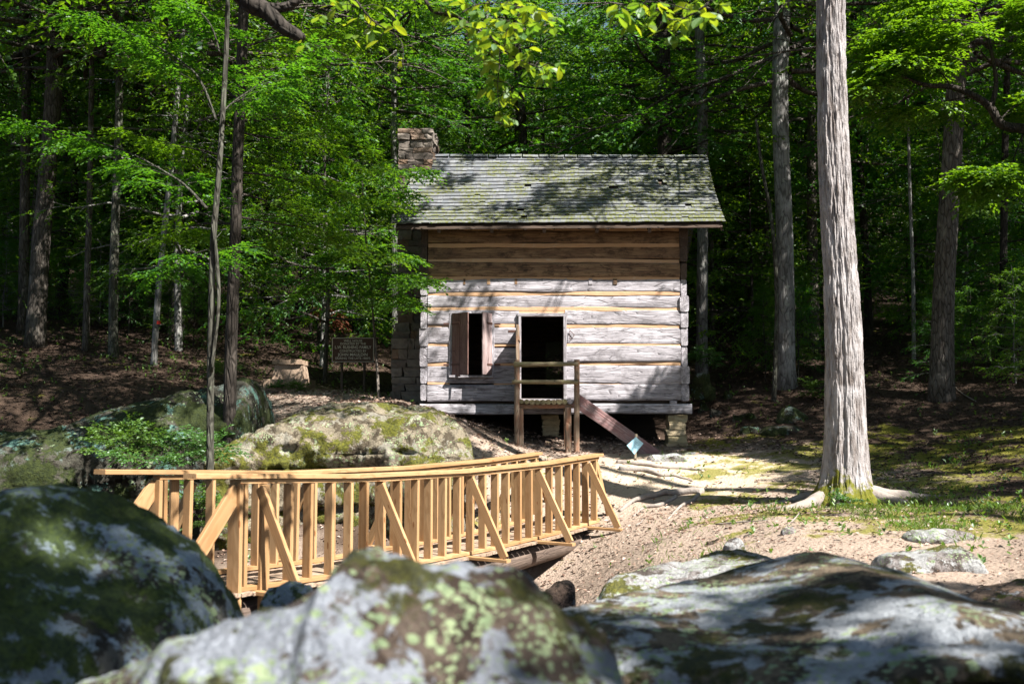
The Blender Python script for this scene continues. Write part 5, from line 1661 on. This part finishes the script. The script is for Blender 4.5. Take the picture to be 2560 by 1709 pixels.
# ------------------------------------------------------------------ two understory trees before the outcrop
u1 = thing("understory_tree", P(523, 1440, 14.0), "slender twin stemmed tree rising past the bank boulder and rail", "tree")
lf = Leafer(901)
pts = [P(523, 1470, 14.0), P(525, 1150, 14.0), P(526, 950, 14.0), P(529, 760, 14.0), P(533, 600, 14.0), P(546, 450, 14.0), P(556, 300, 14.0), P(566, 120, 14.0), P(570, -30, 14.0), P(574, -260, 14.1)]
pts[0].z = gz(pts[0].x, pts[0].y) - .2
trunk = trunk_mesh("t", [tuple(p) for p in pts], .06, .03, 12, 1.4, 3, .07, .8)
lf.wood.add(*tube(catmull([tuple(P(a, b, 13.93)) for a, b in ((528, 930), (540, 830), (547, 740), (541, 640), (533, 560))], 14), .026, 7))
def pth(l, Y0, Y1): return [P(a, b, Y0 + (Y1 - Y0) * k / (len(l) - 1)) for k, (a, b) in enumerate(l)]
lf.path(pth([(540, 300), (510, 220), (475, 170), (400, 120), (320, 80), (240, 40)], 14, 15), .022, 12, 4, 9, .08, .36, .9)
lf.path(pth([(548, 130), (530, 70), (500, 30), (450, -10)], 14, 14.3), .018, 7, 4, 9, .08, .36, .8)
lf.path(pth([(516, 520), (470, 470), (425, 437), (330, 385), (230, 350), (120, 318)], 14, 15.5), .024, 14, 4, 9, .08, .36, .9)
lf.path(pth([(545, 290), (590, 250), (650, 210), (740, 150)], 14, 14.6), .016, 9, 4, 9, .08, .36, .8)
lf.path(pth([(533, 620), (480, 640), (430, 690)], 14, 15.5), .012, 6, 3, 9, .08, .34, .6)
tree_parts(u1, lf, M_BARK_LICHEN, M_LEAF_UNDER, None, trunk)

u2 = thing("understory_tree", P(574, 1095, 17.0), "dark straight tree between shaded outcrop and bank boulder", "tree")
lf = Leafer(902)
pts = [P(573, 1150, 17.0), P(574, 1000, 17.0), P(580, 800, 17.0), P(588, 600, 17.0), P(594, 400, 17.0), P(603, 200, 17.0), P(610, 0, 17.0), P(616, -300, 17.0), P(622, -900, 17.0), P(625, -1400, 17.0)]
pts[0].z = gz(pts[0].x, pts[0].y) - .2
trunk = trunk_mesh("t", [tuple(p) for p in pts], .115, .075, 14, 1.3, 5, .07, .8)
for l, Y1 in (([(604, 235), (660, 190), (716, 153), (843, 77), (920, 30)], 18), ([(590, 330), (680, 345), (780, 360), (900, 405)], 18.5), ([(588, 430), (680, 440), (800, 470), (930, 520)], 18.8),
              ([(585, 540), (700, 560), (800, 580), (950, 650)], 19.0), ([(592, 400), (520, 380), (430, 360), (330, 330)], 18),
              ([(588, 560), (500, 560), (420, 590)], 18.2), ([(600, 260), (540, 200), (450, 160), (340, 150)], 18.5), ([(600, 300), (660, 300), (740, 290), (860, 270)], 19.3), ([(606, 120), (700, 90), (800, 70), (900, 100)], 18.8),
              ([(586, 480), (660, 500), (740, 540), (840, 600)], 18.0)):
    lf.path(pth(l, 17, Y1), .022, 9, 3, 8, .085, .4, .95)
lf.clear = True  # wide crown above the view, added to shade the left side
for i in range(40):
    az = i * 2.4; el = lf.rng.uniform(-.05, .4); h_ = 8.4 + i * .18
    lf.limb((-4.75, 17.0, h_), (math.cos(az) * math.cos(el), math.sin(az) * math.cos(el), math.sin(el)), lf.rng.uniform(3.6, 6.6) * (1.15 - i * .012), .07, 8, 4, 6, .19, .08, .6, sides=4)
tree_parts(u2, lf, M_BARK_DARK, M_LEAF_UNDER, lambda q: canopy_keep(np.zeros(3))(q) | (q[:, 2] < 8.0), trunk)

u3 = thing("understory_tree", P(948, 1000, 22.4), "leafy maple sapling reaching over the cabin corner beside the chimney", "sapling")
lf = Leafer(903)
b3 = Vector((wx(948, 22.4), 22.4, 0)); b3.z = gz(b3.x, b3.y)
trunk = trunk_mesh("t", [tuple(b3 - Vector((0, 0, .2))), tuple(P(940, 880, 22.4)), tuple(P(930, 760, 22.3)), tuple(P(915, 600, 22.0)), tuple(P(905, 450, 21.8))], .035, .012, 8, 1.3, 7)
for l, Y1 in (([(930, 720), (962, 700), (1010, 695), (1070, 712)], 20.3), ([(932, 740), (970, 738), (1020, 770)], 20.4), ([(928, 700), (880, 690), (820, 700), (770, 730)], 21.5),
              ([(922, 660), (960, 632), (1000, 640)], 20.6), ([(912, 560), (950, 520), (1010, 480)], 20.4), ([(908, 500), (860, 480), (800, 500)], 21.4), ([(906, 470), (960, 430), (1040, 420)], 20.2), ([(905, 450), (890, 390), (880, 330)], 21.5), ([(925, 680), (880, 640), (840, 640)], 21.3)):
    lf.path(pth(l, 22.2, Y1), .012, 10, 3, 8, .085, .34, .62)
tree_parts(u3, lf, M_BARK, M_LEAF_UNDER, None, trunk)
WM_dead = MB()
dl_ = Leafer(904)
dl_.path(pth([(804, 735), (818, 768), (840, 805)], 29.7, 29.5), .012, 5, 2, 8, .12, .34, .35)
db = thing("dead_branch", P(804, 800, 29.6), "hanging dead branch with reddish brown leaves above the brown sign", "branch")
part("twig", dl_.wood.mesh("twig"), M_BARK_DARK, db)
V, Q = dl_.leaf_arrays(); part("dead_leaves", new_mesh("dead_leaves", V, Q), M_DEADLEAF, db)["kind"] = "stuff"

# ------------------------------------------------------------------ trees added outside the view to shade the clearing, crowns cut for sun
def big_leaf_mesh(seed, L=.15):
    r = np.random.default_rng(seed)
    ts = [0, .16, .38, .62, .84, 1.0]
    ws = [0, .13, .25, .30, .18, 0]
    V, T = [], []
    bend = r.uniform(.05, .22); fold = r.uniform(.1, .3)
    mid, lft, rgt = [], [], []
    for t, w in zip(ts, ws):
        z = -bend * L * t * t
        mid.append(len(V)); V.append((t * L, 0, z))
        if w:
            ww = w * L * r.uniform(.85, 1.1)
            lft.append(len(V)); V.append((t * L + .01 * L, ww, z + ww * fold))
            rgt.append(len(V)); V.append((t * L + .01 * L, -ww, z + ww * fold))
    for side, s in ((lft, 1), (rgt, -1)):
        f = [(mid[0], mid[1], side[0])]
        for k in range(len(side) - 1):
            f += [(mid[k + 1], mid[k + 2], side[k + 1]), (mid[k + 1], side[k + 1], side[k])]
        f.append((mid[-2], mid[-1], side[-1]))
        T += f if s > 0 else [x[::-1] for x in f]
    me = new_mesh("leaf", V, None, T, False)
    return me
BIGLEAF = [big_leaf_mesh(s) for s in range(6)]
for me in BIGLEAF: me.materials.append(M_LEAF_BRIGHT)

def leafy_branch(tree, stem, twigs, clusters, Y, rng, nleaf=5, size=1.0, r0=.03):
    """branch part with single large leaves under it"""
    mb = MB()
    st = [Vector(p) for p in stem]
    C = catmull([tuple(p) for p in st], 40)
    mb.add(*tube(C, r0 * (1 - .8 * np.linspace(0, 1, 40)), 7))
    for tw in twigs:
        c = catmull([tuple(p) for p in tw], 10)
        mb.add(*tube(c, r0 * .28 * (1 - .6 * np.linspace(0, 1, 10)), 5))
    ends = []
    allp = np.concatenate([C[12:]] + [catmull([tuple(p) for p in tw], 8) for tw in twigs]) if twigs else C
    for (px, py) in clusters:
        e = np.array(P(px, py, Y + rng.uniform(-.45, .45)))
        k = np.argmin(np.linalg.norm(allp - e, axis=1))
        s = allp[k]
        mb.add(*tube([s, (s + e) / 2 + np.array([0, 0, .03]), e], [.005, .004, .002], 3))
        ends.append((e, e - s))
    br = part("branch", mb.mesh("branch", True), M_BARK_DARK, tree)
    for e, d in ends:
        a0 = rng.uniform(0, 6.28)
        n = nleaf + int(rng.integers(-1, 2))
        for k in range(n):
            a = a0 + k * 6.283 / n + rng.normal(0, .25)
            el = rng.normal(-.38, .28)
            dirv = Vector((math.cos(a) * math.cos(el), math.sin(a) * math.cos(el), math.sin(el)))
            up = Vector((rng.normal(0, .35), rng.normal(0, .35), 1))
            M = frame(Vector(e) + Vector((rng.normal(0, .02), rng.normal(0, .02), rng.normal(0, .02))), dirv, up) @ Matrix.Diagonal((size * rng.uniform(.7, 1.15),) * 3 + (1,))
            link("leaf", BIGLEAF[int(rng.integers(6))], M, br)
    return br

def shade_tree(x, y, label, seed, h=17, zb=8.2, R=4.6, r=.26, nl=26, bark=M_BARK):  # added for shade from outside the view; some carry branches seen overhead
    z = gz(x, y)
    root = thing("shade_tree", (x, y, z), label, "tree")
    lf = Leafer(seed)
    lf.clear = True
    for i in range(nl):
        f = i / nl
        az = i * 2.4 + seed
        el = lf.rng.uniform(-.1, .5)
        hh_ = z + zb + (h - zb) * f
        lf.limb((x, y, hh_), (math.cos(az) * math.cos(el), math.sin(az) * math.cos(el), math.sin(el)), R * lf.rng.uniform(.7, 1.15) * (1.05 - .45 * f), .09, 8, 4, 6, .22, .08, .65, sides=4)
    tr = trunk_mesh("t", [(x, y, z - .3), (x + .1, y, z + 6), (x - .1, y + .1, z + 12), (x, y, z + h)], r, .05, 14, 1.5, seed)
    tree_parts(root, lf, bark, M_LEAF_CANOPY, canopy_keep(np.zeros(3)), tr, .7)
    occupied.append((x, y))
    return root

rngc = np.random.default_rng(8)
ct = [(2.5, -5.5, "tall unseen oak added behind the camera to shade the foreground boulders"), (9.5, -5, "unseen shade oak added well behind the camera to the right"), (16, -4, "unseen shade oak added farthest right behind the camera"),
      (8.2, 2.6, "oak out of view right of the rock ledge with an overhanging bright branch"), (14.2, 4.5, "oak added out of view to shade the right hand ground"), (20.5, 4, "unseen outer shade oak added in the row right of the clearing"),
      (10.4, 11.2, "oak just out of view right of the tall sunlit tree with a crooked limb"), (16.5, 12, "second shade oak added out of view right of the tall sunlit tree"), (22.5, 13, "third shade oak added out of view right of the tall sunlit tree"),
      (13.6, 19.0, "shade oak added out of view beyond the shaded mossy ground"), (20, 21, "farthest shade oak added on the slope out of view"), (-5.2, -5, "unseen shade oak added behind the camera on the left hand side"),
      (-6.4, 3.0, "oak out of view beside the dark mossy boulder with limbs overhead"), (-9.5, 10.2, "shade oak added out of view left of the bridge"), (7.2, -2.2, "unseen oak added close behind the camera to shade the dark mossy boulder")]
CT = []
for k, (x, y, lb) in enumerate(ct):
    CT.append(shade_tree(x, y, lb, 600 + k, h=16 + (k % 3), zb=8.4 if y < 12 else 9.2))
rl = np.random.default_rng(33)
# bright leaves hanging over the roof
Y8 = 7.9
stem = [Vector((-6.3, 3.0, 7.0)), Vector((-3.6, 5.4, 6.3)), P(980, -120, Y8), P(1062, 0, Y8), P(1085, 30, Y8), P(1140, 42, Y8), P(1180, 66, Y8), P(1232, 98, Y8), P(1262, 128, Y8), P(1300, 150, Y8), P(1350, 170, Y8)]
tw = [[P(1140, 42, Y8), P(1200, 10, Y8), P(1290, 14, Y8), P(1370, 50, Y8)], [P(1250, 112, Y8), P(1248, 170, Y8), P(1244, 220, Y8), P(1250, 290, Y8)], [P(1180, 66, Y8), P(1240, 50, Y8), P(1310, 60, Y8)]]
cl = [(1100, 15), (1130, 40), (1160, 10), (1190, 25), (1220, 8), (1250, 20), (1280, 12), (1310, 30), (1340, 25), (1365, 45), (1385, 60), (1160, 60), (1200, 55), (1235, 50), (1270, 60), (1300, 62), (1190, 85), (1222, 85), (1255, 82), (1290, 85), (1330, 60), (1195, 118), (1215, 130), (1240, 115), (1270, 110), (1300, 115), (1325, 125), (1222, 150), (1290, 155), (1320, 165), (1350, 165), (1375, 170), (1395, 165), (1360, 190), (1240, 195), (1225, 215), (1285, 225), (1250, 245), (1282, 250), (1248, 288), (1268, 296)]
leafy_branch(CT[12], stem, tw, cl, Y8, rl, 6, .82, .022)
# heavy crooked limb and shaded leaves at upper left
YL = 9.0
mb = MB()
mb.add(*tube(catmull([tuple(p) for p in (Vector((-6.3, 3.0, 6.2)), Vector((-4.2, 7.0, 5.6)), P(560, -50, YL), P(625, 8, YL), P(665, 28, YL), P(705, 66, YL), P(742, 88, YL), P(757, 98, YL))], 30), np.linspace(.13, .045, 30), 10))
mb.add(*tube(catmull([tuple(p) for p in (P(655, 20, YL), P(700, 20, YL), P(735, 8, YL), P(775, -40, YL), P(800, -120, YL))], 16), np.linspace(.055, .03, 16), 8))
part("crooked_limb", mb.mesh("crooked_limb", True), M_BARK_DARK, CT[12])
stem = [Vector((-6.3, 3.0, 6.8)), Vector((-4.2, 6.5, 6.2)), P(700, -160, YL), P(860, -30, YL), P(930, 50, YL), P(1000, 100, YL), P(1008, 170, YL)]
leafy_branch(CT[12], stem, [[P(930, 50, YL), P(900, 100, YL), P(870, 140, YL)]], [(830, 20), (862, 10), (900, 40), (930, 72), (890, 92), (860, 60), (960, 20), (985, 60), (945, 112), (1000, 150), (985, 182), (925, 80), (760, 110), (800, 40)], YL, rl, 3, .85, .016)
# bright leaves at the top right of the roof
Y7 = 7.0
stem = [Vector((8.1, 2.7, 7.4)), Vector((5.2, 5.2, 5.9)), P(1900, -160, Y7), P(1800, -20, Y7), P(1740, 30, Y7), P(1690, 50, Y7), P(1630, 40, Y7)]
leafy_branch(CT[3], stem, [[P(1690, 50, Y7), P(1680, 80, Y7)], [P(1740, 30, Y7), P(1640, 5, Y7), P(1560, 20, Y7)]], [(1640, 15), (1672, 62), (1692, 88), (1720, 20), (1752, 40), (1782, 30), (1620, 60), (1800, 8), (1702, 50), (1545, 25), (1575, 55), (1660, 30), (1740, 10), (1600, 20)], Y7, rl, 6, .85, .016)
# crooked limb with sunlit sprays entering from the right
YR = 17.0
lf = Leafer(905)
cpts = [P(2700, 318, 15.4), P(2620, 330, 16.4), P(2560, 322, YR), P(2505, 312, YR), P(2475, 268, YR), P(2435, 240, YR), P(2380, 218, YR), P(2320, 214, YR), P(2275, 200, YR), P(2238, 180, YR)]
cpts = [Vector((10.3, 11.4, 6.2)), Vector((10.2, 13.4, 6.1))] + cpts
lf.wood.add(*tube(catmull([tuple(p) for p in cpts], 44), np.linspace(.13, .02, 44), 9))
lf.wood.add(*tube(catmull([tuple(p) for p in (P(2478, 272, YR), P(2490, 200, YR), P(2470, 100, YR), P(2440, 20, YR))], 14), np.linspace(.05, .014, 14), 7))
for l, Y1 in (([(2470, 200), (2400, 150), (2300, 120), (2230, 130), (2170, 150)], 17.4), ([(2450, 60), (2380, 50), (2290, 70), (2210, 90)], 17.2), ([(2300, 214), (2250, 190), (2200, 200), (2170, 210)], 17.0), ([(2440, 240), (2380, 250), (2310, 270), (2240, 280)], 17.8),
              ([(2490, 180), (2520, 140), (2560, 120), (2620, 110)], 17.2), ([(2500, 300), (2530, 270), (2580, 240)], 17.2), ([(2470, 110), (2500, 60), (2550, 30)], 17.0), ([(2560, 330), (2540, 380), (2520, 430), (2480, 470)], 17.0), ([(2380, 218), (2340, 170), (2290, 160), (2230, 165)], 16.8), ([(2440, 10), (2380, -10), (2300, 10)], 17.4), ([(2540, 400), (2500, 420), (2440, 440)], 17.2), ([(2470, 150), (2420, 100), (2340, 90)], 16.8)):
    lf.path(pth(l, YR, Y1), .014, 10, 4, 9, .095, .38, .72)
part("limb", lf.wood.mesh("limb", True), M_BARK_DARK, CT[6])
V, Q = lf.leaf_arrays()
part("foliage", new_mesh("foliage", V, Q), M_LEAF_UNDER, CT[6])

# ------------------------------------------------------------------ the wood behind
rngw = np.random.default_rng(101)
SIGHT = [(88, 27), (214, 28), (284, 28), (384, 26), (640, 33), (985, 29), (1172, 34), (1305, 31), (1590, 33), (1664, 27.5), (1757, 27), (1962, 25), (2354, 22.5), (2175, 32)]
def free(x, y, r):
    rr_ = 2.0 if r > 2.5 else 1.5
    for (a, b) in SIGHT:
        if y < b + 1.0 and abs(x - (a - 1280) / FPX * y) < rr_: return False
    if -3.6 < x < 5.6 and y < 28.5: return False
    return all((x - a) ** 2 + (y - b) ** 2 > r * r for a, b in occupied)
barks = [M_BARK, M_BARK_DARK, M_BARK_PALE, M_BARK_LICHEN, M_BARK]
MARKS = [(-200, "left picture edge"), (88, "big rough trunk"), (214, "slim grey trunk"), (284, "sunlit patch trunk"), (384, "red blazed trunk"), (523, "twin stemmed tree"), (575, "dark straight tree"),
         (720, "well"), (880, "brown sign"), (988, "white trunk"), (1090, "chimney"), (1305, "dark mid roof trunk"), (1590, "thin paired trunk"), (1662, "thick roof trunk"), (1757, "sun flecked trunk"),
         (1962, "broad grey trunk"), (2117, "tall sunlit tree"), (2285, "thin pale stem"), (2354, "stout dark trunk"), (2500, "narrow edge trunk"), (2760, "right picture edge")]
TONE = {"bark_grey_brown": "brown barked", "bark_dark": "dark barked", "bark_pale": "pale barked", "bark_lichen": "lichened"}
def place_label(x, y, kind, bark, far):
    px = 1280 + FPX * x / y
    k = 0
    while k < len(MARKS) - 2 and MARKS[k + 1][0] < px: k += 1
    a, b = MARKS[k][1], MARKS[k + 1][1]
    what = {"tall": "tree", "mid": "young tree", "under": "sapling", "shrub": "shrub"}[kind]
    return f"{TONE[bark.name]} {far} {what} between {a} and {b}", f"{far} {what}s between {a} and {b}"
def scatter(n, y0, y1, r, kind, far, name, sc, margin=.56, power=1.0, want=None):
    made = tries = 0
    while made < n and tries < 6000:
        tries += 1
        y = y0 + (y1 - y0) * rngw.random() ** power
        x = rngw.uniform(-margin, margin) * (y + 4)
        if not free(x, y, r) or (want and not want(x, y)): continue
        i = int(rngw.integers(3 if kind in ("tall", "mid") else 4))
        s = sc * rngw.uniform(.8, 1.25)
        bark = barks[int(rngw.integers(5))]
        lb, gp_ = place_label(x, y, kind, bark, far)
        wood_tree(x, y, "under" if kind == "shrub" else kind, i, rngw.uniform(0, 6.28), (s, s * rngw.uniform(.9, 1.15)), bark, lb, gp_, name)
        made += 1
scatter(38, 27, 54, 2.4, "tall", "midway", "woodland_tree", 1.0, want=lambda x, y: not (-.13 * y < x < .30 * y and y < 48))
scatter(30, 27, 40, 2.0, "mid", "leafy", "young_tree", 1.0)
scatter(26, 40, 58, 2.4, "mid", "faraway", "young_tree", 1.1)
scatter(16, 29, 46, 1.8, "mid", "sunlit", "young_tree", .95, want=lambda x, y: -.12 * y < x < .28 * y)
scatter(56, 54, 110, 3.6, "tall", "distant", "woodland_tree", 1.15)
scatter(26, 24.5, 37, 1.5, "under", "near", "sapling", 1.0)
scatter(60, 35, 75, 1.8, "under", "distant", "sapling", 1.4)
scatter(34, 19.5, 32, .7, "shrub", "bushy", "woodland_shrub", .3, want=lambda x, y: x < -7 and not (x > -10 and y < 20.5))
scatter(46, 20.5, 34, .8, "shrub", "low", "woodland_shrub", .34, want=lambda x, y: (x < -6.5 or x > 6.2) and not (-8 < x < -4 and y < 25))

same = {}
for o in COL.objects:
    if o.parent is None and o.name.split(".")[0] in ("woodland_tree", "young_tree", "sapling", "woodland_shrub"):
        same.setdefault(o["label"], []).append(o)
ORD = ["leftmost", "second from left", "third from left", "fourth from left", "fifth from left", "sixth from left", "seventh from left", "eighth from left", "ninth from left", "tenth from left", "eleventh from left"]
for lb, obs in same.items():
    if len(obs) > 1:
        obs.sort(key=lambda o: WM[o.name].translation.x / WM[o.name].translation.y)
        for k, o in enumerate(obs):
            o["label"] = lb + ", " + ("rightmost" if k == len(obs) - 1 else ORD[min(k, 10)])

# ------------------------------------------------------------------ bushes and low plants
def bush(px, py, Y, w, h, label, seed, mat=M_PLANT, size=.06, n=16, cat="bush", name="bush"):
    b = P(px, py, Y)
    lf = Leafer(seed)
    for i in range(n):
        az = lf.rng.uniform(0, 6.28); el = lf.rng.uniform(.2, 1.2)
        lf.limb((b.x + lf.rng.normal(0, w * .18), b.y + lf.rng.normal(0, w * .15), b.z), (math.cos(az) * math.cos(el), math.sin(az) * math.cos(el), math.sin(el)), lf.rng.uniform(.5, 1.0) * max(w * .6, h), .008, 5, 3, 8, size, .15, .2, sides=3)
    root = thing(name, b, label, cat)
    part("stems", lf.wood.mesh("stems"), M_BARK_DARK, root)
    V, Q = lf.leaf_arrays(); part("leaves", new_mesh("leaves", V, Q), mat, root)
bush(440, 1160, 14.6, 1.0, .8, "bright green bush in a sun fleck above the bridge rail", 951, n=20)
bush(330, 1130, 15.4, 1.1, .7, "darker leafy bush left of the bright bush", 952, n=18)
bush(480, 1300, 13.4, .6, .7, "weedy plant in the gully seen through the balusters", 953, n=10)
bush(735, 972, 23.4, .3, .16, "low green weeds growing on the well base", 954, size=.045, n=6)
bush(690, 968, 23.7, .3, .2, "small weed tuft at the corner of the well", 955, size=.05, n=5)
bush(560, 935, 22.0, .7, .4, "low ferny plant behind the shaded outcrop", 956, n=9)
bush(2125, 1262, 14.35, .22, .16, "small dark seedling at the foot of the tall sunlit tree", 957, size=.035, n=6)
bush(2050, 985, 23.6, .9, .35, "sunlit low shrub behind the tall sunlit tree", 958, n=10)
bush(1755, 905, 25.0, .9, .6, "leafy shrub beside the cabin corner", 959, n=12)

# scattered ground plants and fallen leaves
def scatter_pts(n, x0, x1, y0, y1, rng, dens=None):
    x = rng.uniform(x0, x1, n); y = rng.uniform(y0, y1, n)
    m = np.abs(x) < .56 * y + 1.0
    if dens is not None: m &= rng.random(n) < dens(x, y)
    return x[m], y[m]
rg = np.random.default_rng(70)
def dens_plants(x, y):
    d = np.exp(-(((x - 5.2) / 2.6) ** 2 + ((y - 12.2) / 2.6) ** 2)) * .95 + np.exp(-(((x - 8) / 3.5) ** 2 + ((y - 17) / 4.0) ** 2)) * .7 + .04
    d = np.where((y > 21.5), np.maximum(d, .35), d)
    d = np.where((x < -5) & (y > 16), .9, d)
    nz = .5 + .5 * fbm(np.stack([x * .9, y * .9, x * 0], 1), 777, 3)
    d = np.where((np.abs(x - 1) < 3.6) & (y > 20.6) & (y < 27), 0, d)
    d = np.where((np.abs(x + 5.3) < 1.5) & (y > 20.5) & (y < 24.6), 0, d)
    return d * np.clip((nz - .38) * 4, 0, 1)
x, y = scatter_pts(11000, -14, 13, 7.5, 34, rg, dens_plants)
z = ground_np(x, y)
mb_pos, mb_d, mb_n, mb_l = [], [], [], []
for k in range(5):
    a = rg.uniform(0, 6.28, len(x)); el = rg.uniform(.15, 1.1, len(x))
    d = np.stack([np.cos(a) * np.cos(el), np.sin(a) * np.cos(el), np.sin(el)], 1)
    hgt_ = rg.uniform(.01, .10, len(x))
    mb_pos.append(np.stack([x, y, z + hgt_], 1)); mb_d.append(d)
    mb_n.append(np.array([0, 0, 1.0]) + rg.normal(0, .4, d.shape)); mb_l.append(rg.uniform(.035, .085, len(x)))
V, Q = leaf_quads(np.concatenate(mb_pos), np.concatenate(mb_d), np.concatenate(mb_n), np.concatenate(mb_l), np.concatenate(mb_l) * .55)
gp = new_mesh("ground_plants", V, Q); gp.materials.append(M_PLANT)
tag(link("ground_plants", gp), "small green seedlings and herbs sprinkled over the forest floor", "ground cover", None, "stuff")

def dens_litter(x, y):
    d = np.full(len(x), .75)
    d = np.where(((x - 3.4) / 2.2) ** 2 + ((y - 18.6) / 2.0) ** 2 < 1, .18, d)
    return d
x, y = scatter_pts(95000, -13, 12, 6.5, 33, rg, dens_litter)
m = ~((x > XL - .2) & (x < XR + .2) & (y > WY + 1.0) & (y < BACK))
x, y = x[m], y[m]
z = ground_np(x, y) + rg.uniform(.004, .022, len(x))
a = rg.uniform(0, 6.28, len(x))
d = norm(np.stack([np.cos(a), np.sin(a), rg.normal(0, .22, len(x))], 1))
ln = rg.uniform(.03, .085, len(x)) * np.clip(y / 14, .55, 1.4)
nrm_l = np.array([0, 0, 1.0]) + rg.normal(0, .35, d.shape)
wl = ln * rg.uniform(.35, .7, len(x))
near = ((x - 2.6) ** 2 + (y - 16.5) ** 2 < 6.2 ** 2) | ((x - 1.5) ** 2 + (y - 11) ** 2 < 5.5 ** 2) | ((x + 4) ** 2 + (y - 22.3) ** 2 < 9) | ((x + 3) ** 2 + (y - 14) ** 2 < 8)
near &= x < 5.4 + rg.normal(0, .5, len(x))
for nm, mk, mt, lb in (("leaf_litter", near, M_LITTER, "pinkish brown fallen leaves strewn over the sunny clearing"), ("forest_litter", ~near, M_LITTER_SHADED, "brown fallen leaves under the trees, coloured darker for the shade there")):
    V, Q = leaf_quads(np.stack([x, y, z], 1)[mk], d[mk], nrm_l[mk], ln[mk], wl[mk], .22)
    lt = new_mesh(nm, V, Q); lt.materials.append(mt)
    tag(link(nm, lt), lb, "leaf litter", None, "stuff")

# grass blades in the sunny moss
xg, yg = scatter_pts(60000, 1.6, 9.5, 8.6, 20, rg, lambda a, b: np.clip((.5 + .5 * fbm(np.stack([a * 1.3, b * 1.3, a * 0], 1), 888, 3) - .46) * 5, 0, 1) * (np.exp(-(((a - 4.9) / 2.3) ** 2 + ((b - 11.6) / 2.4) ** 2)) + .35 * np.exp(-(((a - 7.4) / 2.4) ** 2 + ((b - 15.5) / 3.6) ** 2))))
zg = ground_np(xg, yg)
ag = rg.uniform(0, 6.28, len(xg)); eg = rg.uniform(.5, 1.35, len(xg))
dg_ = np.stack([np.cos(ag) * np.cos(eg), np.sin(ag) * np.cos(eg), np.sin(eg)], 1)
lg = rg.uniform(.05, .13, len(xg))
V, Q = leaf_quads(np.stack([xg, yg, zg - .005], 1), dg_, np.stack([-np.sin(ag), np.cos(ag), .3 + 0 * ag], 1), lg, lg * rg.uniform(.07, .16, len(xg)), .05)
gr = new_mesh("grass", V, Q); gr.materials.append(M_GRASS)
tag(link("grass", gr), "thin bright grass growing in the moss around the tall sunlit tree", "grass", None, "stuff")

# fallen twigs
for k, (l, lb) in enumerate((([(1960, 1330), (1990, 1300), (2000, 1285)], "thin bleached stick standing in the sparse grass"), ([(1790, 1318), (1850, 1312), (1920, 1306)], "long thin twig lying across the sunny ground"),
                         ([(1590, 1320), (1602, 1310), (1608, 1300)], "short curved twig on the moss near the bridge end"), ([(2440, 1010), (2400, 985), (2380, 960)], "fallen branch at the foot of the stout dark trunk"))):
    pts = ground_path(px_path(l), .025)
    V, Q, T = tube(catmull(pts, 10), np.linspace(.014, .006, 10), 5)
    solo("fallen_stick", V, Q, T, M_ROOT, lb, "stick")
